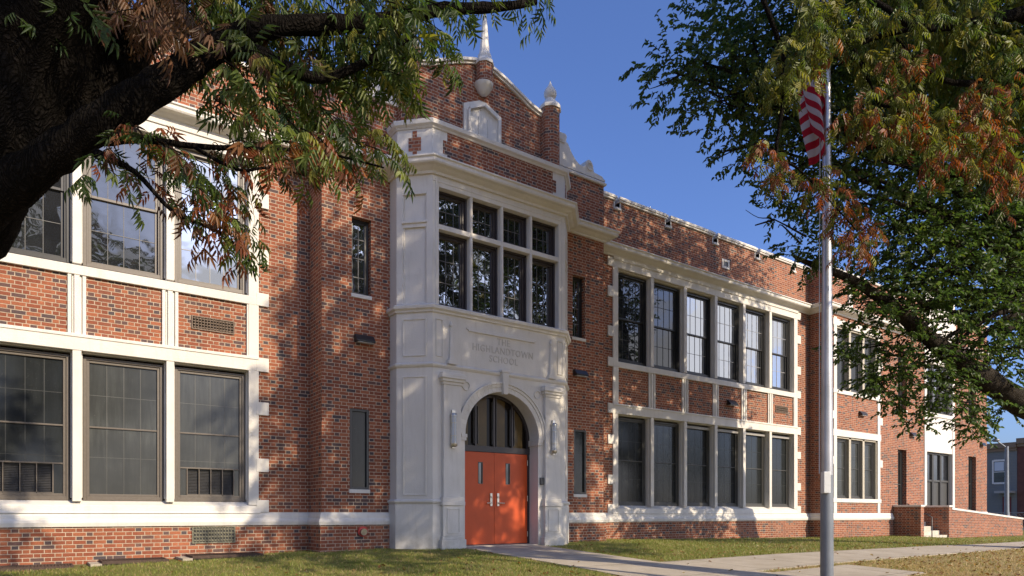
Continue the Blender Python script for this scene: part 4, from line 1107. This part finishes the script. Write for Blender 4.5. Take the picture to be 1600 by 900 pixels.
limb(tw, [at(150, 240, 3.9), at(210, 268, 3.85), at(270, 330, 3.8), at(340, 362, 3.8), at(385, 400, 3.85), at(400, 440, 3.9)], [.03, .016, .012, .009, .007, .004], 6, 4)
limb(tw, [at(300, 228, 3.95), at(370, 265, 3.9), at(420, 262, 3.9), at(480, 275, 4.0)], [.012, .009, .007, .004], 6, 3)
fo_ = Foliage()
CL = [(470, 15, 210, 45, 4.9, 74, 'gggo', 1.), (340, 30, 120, 40, 4.7, 30, 'ggbd', 1.), (540, 125, 100, 45, 4.9, 44, 'ggo', 1.), (610, 85, 60, 45, 4.7, 26, 'ggo', 1.), (450, 150, 70, 40, 4.6, 20, 'ggd', 1.), (425, 95, 55, 40, 4.4, 16, 'gob', 1.),
      (290, 45, 45, 45, 3.9, 18, 'bbb', .85), (235, 10, 60, 25, 4.2, 10, 'bb', .9), (355, 125, 40, 40, 3.9, 7, 'go', 1.1), (400, 190, 50, 28, 4.3, 12, 'gg', 1.), (450, 222, 60, 20, 4.1, 13, 'ggo', .9),
      (480, 255, 75, 24, 4.2, 20, 'rrobg', .85), (560, 238, 45, 20, 4.3, 11, 'rrog', .85), (610, 248, 28, 14, 4.3, 6, 'oog', .9), (310, 262, 55, 38, 4.0, 15, 'ggrd', .85), (250, 255, 45, 34, 3.9, 11, 'gbr', .8), (385, 262, 40, 25, 3.9, 8, 'grb', .85),
      (345, 340, 42, 34, 3.9, 13, 'grr', .8), (300, 335, 36, 26, 3.8, 7, 'grb', .8), (385, 385, 20, 24, 3.9, 5, 'go', .8), (420, 320, 16, 12, 4.0, 3, 'ro', .75), (690, 42, 40, 22, 4.8, 8, 'gg', 1.), (725, 88, 18, 10, 4.7, 3, 'go', .95), (655, 25, 40, 20, 4.8, 8, 'go', 1.), (864, -8, 16, 8, 5.0, 3, 'g', .9), (790, -12, 50, 6, 5., 5, 'g', .9),
      (180, 285, 35, 28, 3.9, 5, 'dg', .8), (95, 30, 80, 40, 3.9, 5, 'd', .9), (520, 195, 40, 22, 4.7, 9, 'gg', .95), (640, 150, 16, 16, 4.7, 3, 'go', .9)]
for (x, y, rx, ry, dp, n, pal, sc) in CL:
    for _ in range(max(2, int(n * ((.55 if (330 < x < 480 and y < 240) else .9) if y > 100 else 1.15)))):
        a = rng.uniform(0, 2 * math.pi); q = math.sqrt(rng.uniform(0, 1)); p = at(x - 34 + rx * q * math.cos(a), y - 30 + ry * q * math.sin(a), dp + rng.normal(0, .28))
        d = Vector((_s, -_c, 0)) * rng.uniform(-.2, 1.1) + Vector((_c, _s, 0)) * rng.normal(0, .5) + Vector((0, 0, rng.uniform(-.35, .2)))
        fo_.twig(tw, p, d, rng.uniform(.22, .40), int(rng.integers(4, 8)), pal, sc * .56, 1.0)
fo_.blob((-2.4, -9.3, 7.8), (3.8, 3.6, 2.6), 480, 6, 'gggo', 1.15, .5)
fo_.blob((1.5, -9.8, 7.6), (2.0, 2.2, 2.0), 200, 6, 'ggob', 1.15, .5)
tw.build('trunk', M['bark'], TL)
leaves('crown', M['leaf'], TL, fo_.P, fo_.D, fo_.S, fo_.C, TC)

# ---- near ash on the right (trunk stands outside the picture) -------------
b0 = Vector((10.9, -11.6, 0)); zb = gz(b0.x, b0.y)
TR = thing('ash_tree', (b0.x, b0.y, zb), 'ash tree with olive and orange leaves reaching into the upper right around the flag', 'tree')
tw = MB()
limb(tw, [(10.9, -11.6, zb - .2), (10.9, -11.6, 1.2), (11.0, -11.4, 3.2), (11.1, -11.2, 5.5), (11.2, -11, 8), (11.4, -10.8, 11), (11.5, -10.8, 14)], [.48, .36, .32, .28, .2, .12, .04], 16, 4, .02)
limb(tw, [(11.0, -11.4, 4.0), at(1640, 60, 7.6), at(1560, 28, 7.4), at(1500, 40, 7.2), at(1430, 42, 7.0), at(1370, 5, 7.0), at(1290, -30, 7.0), at(1180, -60, 7.0)], [.14, .09, .055, .04, .034, .03, .022, .012], 10, 4, .02)
limb(tw, [at(1172, -50, 7.0), at(1208, 40, 7.0), at(1226, 100, 7.0), at(1222, 170, 6.9), at(1214, 240, 6.9), at(1245, 262, 6.9), at(1282, 298, 6.9), at(1340, 362, 6.9)], [.03, .026, .024, .02, .016, .013, .009, .005], 8, 4)
limb(tw, [at(1440, 40, 7.1), at(1340, 70, 7.2), at(1352, 110, 7.1), at(1372, 160, 7.1), at(1402, 172, 7.0), at(1430, 215, 7.0)], [.03, .026, .022, .018, .012, .006], 8, 4)
limb(tw, [(11.1, -11.2, 5.0), at(1600, 110, 7.8), at(1520, 130, 7.6), at(1460, 118, 7.4), at(1400, 60, 7.3)], [.1, .05, .035, .025, .012], 8, 4)
fo_ = Foliage()
CR = [(1262, 95, 16, 16, 6.9, 8, 'oo', 1.), (1268, 50, 18, 22, 6.9, 10, 'oog', 1.), (1272, 15, 22, 16, 7.0, 9, 'oo', 1.), (1228, 128, 32, 28, 6.9, 12, 'oo', 1.), (1230, 95, 24, 30, 7., 6, 'oo', 1.), (1330, 40, 70, 34, 7.1, 24, 'oog', 1.), (1300, 85, 30, 22, 7., 9, 'oor', 1.), (1490, 25, 100, 32, 7.3, 34, 'oog', 1.), (1420, 185, 58, 38, 7., 26, 'roo', 1.), (1485, 225, 52, 36, 7.1, 24, 'roo', 1.),
      (1545, 235, 40, 44, 7.3, 20, 'rroo', 1.), (1560, 165, 46, 28, 7.4, 16, 'rrog', 1.), (1365, 195, 38, 28, 7., 14, 'oor', 1.), (1318, 335, 18, 24, 6.9, 7, 'rro', .85), (1348, 385, 26, 22, 6.9, 10, 'rrro', .85), (1285, 300, 26, 12, 6.9, 7, 'oor', .9), (1232, 292, 24, 12, 6.9, 6, 'oor', .9), (1205, 262, 18, 26, 6.9, 7, 'rro', .9),
      (1575, 290, 22, 30, 7.3, 10, 'rro', 1.), (1440, 100, 40, 24, 7.1, 9, 'oor', 1.), (1560, 90, 36, 26, 7.5, 12, 'oog', 1.), (1470, 270, 14, 22, 7., 5, 'rro', 1.), (1380, 120, 30, 20, 7., 7, 'oo', 1.)]
for (x, y, rx, ry, dp, n, pal, sc) in CR:
    for _ in range(int(n * 1.35)):
        a = rng.uniform(0, 2 * math.pi); q = math.sqrt(rng.uniform(0, 1)); p = at(x - 6 + rx * q * math.cos(a), y - 24 + ry * q * math.sin(a), dp + rng.normal(0, .3))
        d = Vector((_s, -_c, 0)) * rng.uniform(-.7, .7) + Vector((_c, _s, 0)) * rng.normal(0, .5) + Vector((0, 0, rng.uniform(-.5, .1)))
        fo_.twig(tw, p, d, rng.uniform(.18, .34), int(rng.integers(5, 9)), pal, sc * .56, 1.0)
fo_.blob((12.2, -10.8, 10.8), (4.2, 3.9, 4.2), 920, 7, 'ggoo', 1.35, .55)
fo_.blob((9.9, -11.0, 9.6), (2.5, 2.5, 2.6), 290, 7, 'ggoo', 1.35, .55)
fo_.blob((12.4, -11.3, 7.4), (3.2, 2.5, 1.9), 230, 7, 'ggoo', 1.35, .5)
fo_.blob((12.0, -9.8, 15.2), (3.8, 3.2, 2.2), 560, 7, 'ggoo', 1.35, .5)
tw.build('trunk', M['bark'], TR)
leaves('crown', M['leaf'], TR, fo_.P, fo_.D, fo_.S, fo_.C, TC)

# ---- elm by the walk on the right -------------------------------------------
b0 = at(1678, 860, 18.0); zb = gz(b0.x, b0.y)
TE = thing('elm_tree', (b0.x, b0.y, zb), 'wide dark green elm at the right edge spreading its low limbs across the building', 'tree')
tw = MB()
limb(tw, [(b0.x, b0.y, zb - .15), (b0.x, b0.y, zb + .12), at(1672, 780, 18.0), at(1655, 640, 17.9), at(1622, 500, 17.6), at(1596, 380, 17.4), at(1560, 180, 17.2), at(1540, -60, 17), at(1520, -200, 17)], [1.2, .85, .50, .44,  .42, .36, .26, .16, .08], 18, 4, .02)
limb(tw, [at(1655, 665, 17.9), at(1600, 632, 17.0), at(1540, 592, 16.4), at(1480, 552, 15.9), at(1420, 500, 15.6), at(1370, 462, 15.2), at(1320, 432, 14.8), at(1255, 408, 14.4), at(1238, 398, 14.3)], [.34, .31, .27, .2, .16, .12, .09, .05, .02], 12, 4, .02)
anch = [at(1615, 480, 17.6), at(1605, 420, 17.5), at(1592, 360, 17.4), at(1568, 270, 17.3), at(1560, 180, 17.2)]
LO = [(1048, 112, 12.9, .75), (1095, 95, 13.0, .95), (1120, 150, 13.2, .9), (1170, 60, 13.3, 1.4), (1180, 150, 13.5, 1.3), (1160, 218, 13.6, .55), (1225, 225, 13.7, 1.1), (1270, 60, 13.8, 1.9), (1275, 170, 14, 1.6), (1290, 290, 14, .9), (1340, 240, 14.6, 2.0), (1400, 90, 15, 2.4), (1390, 340, 15.2, 1.5),
      (1450, 250, 15.6, 2.2), (1500, 90, 16, 2.6), (1440, 430, 15.7, 1.35), (1520, 360, 16.2, 2.0), (1590, 240, 16.6, 2.4), (1580, 60, 17, 2.6), (1570, 450, 16.8, 1.5), (1500, 500, 16.2, 1.2), (1262, 392, 14.2, .5), (1215, 330, 14.2, .3), (1300, 395, 14.6, .4), (1345, 470, 15, .6), (1330, 540, 15.3, .45), (1375, 540, 15.5, .75), (1425, 570, 15.8, .8), (1395, 620, 15.8, .45), (1465, 610, 16, .75), (1505, 640, 16.3, .7), (1545, 560, 16.5, .9), (1590, 560, 16.9, 1.), (1575, 635, 16.9, .4), (1360, 590, 15.6, .35), (1420, 480, 15.3, 1.2), (1485, 400, 15.6, 1.7), (1550, 480, 16.3, 1.3), (1470, 560, 15.9, .9), (1500, 180, 15.8, 2.2), (1540, 320, 16.2, 1.9), (1375, 600, 15.7, .4), (1525, 670, 16.5, .4), (1440, 650, 16, .35), (1600, 340, 16.8, 1.8), (1410, 420, 15.2, 1.1)]
fo_ = Foliage()
for (x, y, dp, r) in LO:
    c = at(x, y, dp); n = int(52 * r ** 2.15 + 12) if y > 300 else int(46 * r ** 2.15 + 10)
    fo_.blob(c, (r, r * .95, r * .82), n, 11, 'dddgd', 1.12, .42, tw if r < 1.2 else None, droop=.25)
    an = min(anch, key=lambda q: (q - c).length + abs(q.z - c.z + 1.0))
    if r > .5:
        mid = an.lerp(c, .5) + Vector((0, 0, .35))
        limb(tw, [an, an.lerp(c, .25) + Vector((0, 0, .25)), mid, an.lerp(c, .8) + Vector((0, 0, .2)), c], [.13, .09, .06, .035, .012], 7, 3, .02)
        for _ in range(int(5 + r * 4)):
            v = Vector(rng.normal(0, 1, 3)); v.z *= .5; v.normalize(); s0 = an.lerp(c, rng.uniform(.75, 1)); limb(tw, [s0, s0 + v * r * .5 + Vector((0, 0, -.03)), s0 + v * r * .95], [.022, .013, .005], 5, 2)
# bare dead twigs at the left edge of the crown
for pts in ([(1260, 370, 14), (1210, 343, 13.9), (1185, 340, 13.9), (1165, 328, 13.8)], [(1210, 343, 13.9), (1180, 352, 13.8)], [(1190, 222, 13.6), (1155, 232, 13.5), (1118, 248, 13.5)], [(1150, 232, 13.5), (1128, 238, 13.5)], [(1250, 380, 14.1), (1222, 352, 14), (1216, 356, 14)]):
    limb(tw, [at(*p) for p in pts], [.022, .014, .008, .005][:len(pts)], 5, 3)
for c, r, n in (((13.0, -5.9, 10.9), (2.6, 2.2, 1.9), 760), ((16.4, -7.2, 12.0), (3.2, 2.8, 2.4), 1050), ((19.6, -7.2, 11.2), (2.6, 2.8, 2.6), 700), ((12.3, -6.4, 13.4), (2.6, 2.0, 1.7), 420), ((15.8, -6.8, 14.0), (3.4, 2.2, 1.6), 520)):
    fo_.blob(c, r, n, 9, 'dddg', 1.15, .5, None, droop=.25)
tw.build('trunk', M['bark2'], TE)
leaves('crown', M['leaf2'], TE, fo_.P, fo_.D, fo_.S, fo_.C, TS, .8)

# ---- trees across the street, mirrored in glass; last one added to shade the ash -----------------
for i, (x, y, h, lb) in enumerate(((-3.5, -27, 10, 'street tree mirrored in the left windows'), (5.5, -31, 12, 'tall tree across the street mirrored in the glass'), (47, -25, 8.5, 'street tree mirrored in the far right panes'), (1.2, -17.5, 11, 'unseen tree added behind the camera to shade the left ash'))):
    t_ = thing('unseen_tree', (x, y, -.7), lb, 'tree'); tw = MB()
    limb(tw, [(x, y, -.8), (x, y, 2), (x + .2, y, h * .6), (x, y, h)], [.3, .24, .15, .05], 10, 3)
    fo_ = Foliage(); fo_.blob((x, y, h * .72), (h * .34, h * .34, h * .42), 330, 10, 'ddg', 1.9, .6, None)
    for _ in range(8):
        v = Vector(rng.normal(0, 1, 3)); v.normalize(); limb(tw, [(x, y, h * .45), Vector((x, y, h * .6)) + v * h * .12, Vector((x, y, h * .7)) + v * h * .28], [.09, .05, .02], 6, 2)
    tw.build('trunk', M['bark2'], t_); leaves('crown', M['leaf2'], t_, fo_.P, fo_.D, fo_.S, fo_.C, TS, .8)

# ------------------------------------------------------------------ houses beyond the school
def siding(name, col):
    k = N(name); sep = k.n('ShaderNodeSeparateXYZ'); k.l(k.geo(), sep.inputs[0]); f = k.m_('FRACT', k.m_('DIVIDE', sep.outputs[2], .13))
    k.base(k.mix(k.mr(f, .0, .15), tuple(x * .45 for x in col), k.mix(k.noise(2, 4), tuple(x * .9 for x in col), col))); k.set(.7, 0, .3); k.bump(f, .02, .6); return k.m
def house(x, y0, y1, ztop, mat, lb, wins, door=None, depth=11, name='row_house'):
    zb = -.3; t_ = thing(name, (x + depth / 2, (y0 + y1) / 2, zb), lb, 'house', None)
    g = MB(); g.box(x, x + depth, y0, y1, zb, ztop); wall = g.build('wall', mat, t_)
    g = MB(); g.box(x - .25, x + depth, y0 - .0, y1 + .0, ztop, ztop + .45); g.box(x - .12, x + depth - .1, y0 + .01, y1 - .01, ztop - .25, ztop); g.build('roof_cornice', M['cornice_brown'] if 'grey' in lb else M['fixture'], t_)
    for (ya, yb, za, zb2) in wins:
        g = MB()
        for a in ((ya - .12, ya, za - .12, zb2 + .12), (yb, yb + .12, za - .12, zb2 + .12), (ya, yb, za - .15, za), (ya, yb, zb2, zb2 + .16), (ya, yb, (za + zb2) / 2 - .03, (za + zb2) / 2 + .03)): g.box(x - .07, x + .02, a[0], a[1], a[2], a[3])
        o = g.build('window', M['stone'], t_)
        g = MB(); g.box(x - .03, x - .005, ya, yb, za, zb2); g.build('pane', M['glass_dark'], o)
        g = MB(); g.box(x - .045, x - .033, ya + .05, yb - .05, (za + zb2) / 2 + .1, zb2 - .05); g.build('blind', M['lampglass'], o)
    if door:
        g = MB(); g.box(x - .06, x + .02, door[0], door[1], -.1, 2.3); d_ = g.build('door', M['redd'], t_)
        g = MB(); g.box(x - 1.0, x, door[0] - .3, door[1] + .3, 2.6, 2.8); g.build('porch_roof', M['greylt'], t_)
    return t_
M['cornice_brown'] = flat_mat('brown_cornice', (.20, .14, .09), .7)
M['redd'] = flat_mat('dark_red_door', (.12, .015, .015), .5)
hX = 68.
def Yh(px):
    kk = (px - 800) / 1067; return hX * (_s - kk * _c) / (_c + kk * _s) - D0
sid = siding('grey_siding', (.19, .20, .20)); dbr = brick_mat('dark_row_brick', 'flemish'); 
ya, yb = Yh(1589), Yh(1540) + 0.
house(hX, ya, ya + 5.2, 6.45, sid, 'grey sided row house just beyond the school with one white framed window', [(Yh(1570), Yh(1553), 3.55, 5.35)], (Yh(1580), Yh(1567)))
k = N('dark_red_house_brick'); k.base(k.mix(k.noise(3, 5), (.10, .045, .038), (.15, .065, .05))); k.set(.85, 0, .2); M['dkb'] = k.m
house(hX - .01, ya - 6.2, ya - .02, 6.75, M['dkb'], 'dark brick row house at the right edge beside the grey one', [(ya - 1.7, ya - .75, 3.4, 5.2), (ya - 1.7, ya - .75, .5, 2.2), (ya - 4.2, ya - 3.2, 3.4, 5.2)], (ya - 4.2, ya - 3.2), name='row_house')
house(hX + .3, ya + 5.22, ya + 11, 6.3, M['dkb'], 'dark brick row house partly behind the school corner', [(ya + 6.4, ya + 7.4, 3.4, 5.2)], None)
# street lamp
lp = at(1573, 803, 42); lz = gz(lp.x, lp.y)
SL = thing('street_lamp', (lp.x, lp.y, lz), 'grey street lamp pole with angled arm in front of the grey house', 'street lamp')
g = MB(); g.lathe(lp.x, lp.y, [(.20, lz - .1), (.17, lz + .9), (.13, lz + 1.2), (.10, 5.0)], 14); g.build('pole', M['pole_low'], SL)
e = at(1556, 688, 42)
g = MB(); g.tube([(lp.x, lp.y, 4.9), tuple(lp.lerp(e, .5).xy) + (5.15,), (e.x, e.y, e.z)], [.05, .045, .04], 8); g.build('arm', M['pole_low'], SL)
g = MB(); g.lathe(e.x, e.y, [(.05, e.z + .12), (.20, e.z + .05), (.22, e.z - .03), (.12, e.z - .09)], 12); g.build('lamp_head', M['pole_low'], SL)
# chain link fence at the street
FN = thing('chain_link_fence', (50, 0, -.2), 'low grey chain link fence along the street at the far right', 'fence')
g = MB()
for y in np.arange(-16, 12.1, 2.4): g.tube([(50, y, -.4), (50, y, .95)], .03, 6)
g.build('post', M['pole_low'], FN); g = MB(); g.tube([(50, -16, .93), (50, 12, .93)], .022, 6); g.build('rail', M['pole_low'], FN)
g = MB()
for y in np.arange(-16, 12, .22):
    g.tube([(50, y, -.2), (50, min(12, y + 1.1), .9)], .005, 3, cap=False); g.tube([(50, y + 1.1 if y + 1.1 < 12 else 12, -.2), (50, y, .9)], .005, 3, cap=False)
g.build('mesh', M['pole_low'], FN)

# ------------------------------------------------------------------ grass blades and fallen leaves
def in_pave(X, Y):
    t = np.clip((Y + 5.2) / -2.2, 0, 1)
    m = (X > 7.28 - .15 * t) & (X < 9.32 + .9 * t * t) & (Y > -7.0)
    m |= (X > 9.2) & (Y < -5.08) & (Y > -6.77)
    m |= (X < 12.2) & (Y < -6.98) & (Y > -8.37)
    m |= (X > 27.55) & (X < 29.75) & (Y > -5.2)
    m |= (X > 5.9) & (X < 10.8) & (Y > -1.55)
    m |= (X < 3.7) & (Y > -.82)
    m |= (Y > -.1) | ((X > 4.6) & (X < 12.12) & (Y > -.78)) | ((X > 22.5) & (Y > -.68)) | ((X > 27.2) & (Y > -1.7))
    return m
def nz(X, Y, f, s): return .5 + .25 * (np.sin(X * f + s) * np.cos(Y * f * 1.3 + 2 * s) + np.sin(X * f * 2.3 + Y * f * 1.7 + s * 3) * .6 + np.cos(X * f * 4.1 - Y * f * 3.3 + s) * .4)
def blades(n, x0, x1, y0, y1, h, wd):
    X = rng.uniform(x0, x1, n); Y = rng.uniform(y0, y1, n)
    dep = X * _c + (Y + D0) * _s; lat = X * _s - (Y + D0) * _c; keep = ~in_pave(X, Y) & (dep > 1) & (np.abs(lat / dep) < .95)
    X, Y = X[keep], Y[keep]; n = len(X); Z = ground_z(X, Y)
    clump = .5 + nz(X, Y, 3.1, .4); H = h * rng.uniform(.5, 1.15, n) * clump; A = rng.uniform(0, 2 * math.pi, n); W_ = wd * rng.uniform(.6, 1.2, n)
    lean = rng.normal(0, .5, (n, 2)) * H[:, None]
    V = np.zeros((n, 3, 3)); V[:, 0] = np.stack([X - W_ * np.cos(A), Y - W_ * np.sin(A), Z - .005], 1); V[:, 1] = np.stack([X + W_ * np.cos(A), Y + W_ * np.sin(A), Z - .005], 1); V[:, 2] = np.stack([X + lean[:, 0], Y + lean[:, 1], Z + H], 1)
    dry = np.clip((-Y - 5.6) / 1.6, 0, 1) * .72 + np.clip(nz(X, Y, 1.7, 1.1) - .45, 0, 1) * .9
    isd = rng.uniform(0, 1, n) < np.clip(dry, .16, .9)
    g1 = np.array([.17, .225, .04]); g2 = np.array([.30, .32, .08]); d1 = np.array([.60, .46, .23]); d2 = np.array([.42, .31, .14]); q = rng.uniform(0, 1, n)[:, None]
    Cc = np.where(isd[:, None], d1 * q + d2 * (1 - q), g1 * q + g2 * (1 - q))
    return V.reshape(-1, 3), np.repeat(Cc, 3, 0)
Vs, Cs = [], []
for args in ((150000, -2, 14, -9.0, -.1, .042, .0045), (60000, 12, 34, -12, -.1, .05, .008), (40000, 2, 12, -9.6, -3, .04, .005)):
    v, c = blades(*args); Vs.append(v); Cs.append(c)
V = np.concatenate(Vs); Cc = np.concatenate(Cs); n = len(V)
me = bpy.data.meshes.new('grass'); me.vertices.add(n); me.vertices.foreach_set('co', V.ravel()); me.loops.add(n); me.loops.foreach_set('vertex_index', np.arange(n, dtype=np.int32))
me.polygons.add(n // 3); me.polygons.foreach_set('loop_start', np.arange(0, n, 3, dtype=np.int32)); me.polygons.foreach_set('loop_total', np.full(n // 3, 3, dtype=np.int32)); me.update(calc_edges=True)
ca = me.color_attributes.new('tint', 'FLOAT_COLOR', 'POINT'); c4 = np.ones((n, 4)); c4[:, :3] = Cc; ca.data.foreach_set('color', c4.ravel())
M['blade'] = leaf_mat('grass_blade', .3); me.materials.append(M['blade'])
go = bpy.data.objects.new('grass', me); COL.objects.link(go); tag(go, 'short patchy green and straw coloured lawn grass', 'grass', kind='stuff')
n = 3800; X = rng.uniform(-1, 26, n); Y = rng.uniform(-10.5, -.9, n); kp = (~in_pave(X, Y) | (rng.uniform(0, 1, n) < .09)) & (rng.uniform(0, 1, n) < np.clip((-Y - 2) / 5, .08, 1)); X, Y = X[kp], Y[kp]
P = np.stack([X, Y, ground_z(X, Y) + .03], 1); D = np.stack([rng.normal(0, 1, len(X)), rng.normal(0, 1, len(X)), rng.normal(0, .2, len(X))], 1)
pc = np.array([(.26, .13, .05), (.34, .22, .09), (.20, .09, .04), (.40, .30, .14)]); lv = leaves('fallen_leaves', M['leaf'], None, P, D, rng.uniform(.5, .95, len(X)), pc[rng.integers(0, 4, len(X))], TS, .25)
tag(lv, 'dry brown and tan leaves scattered over the lawn and walk', 'leaf litter', kind='stuff')
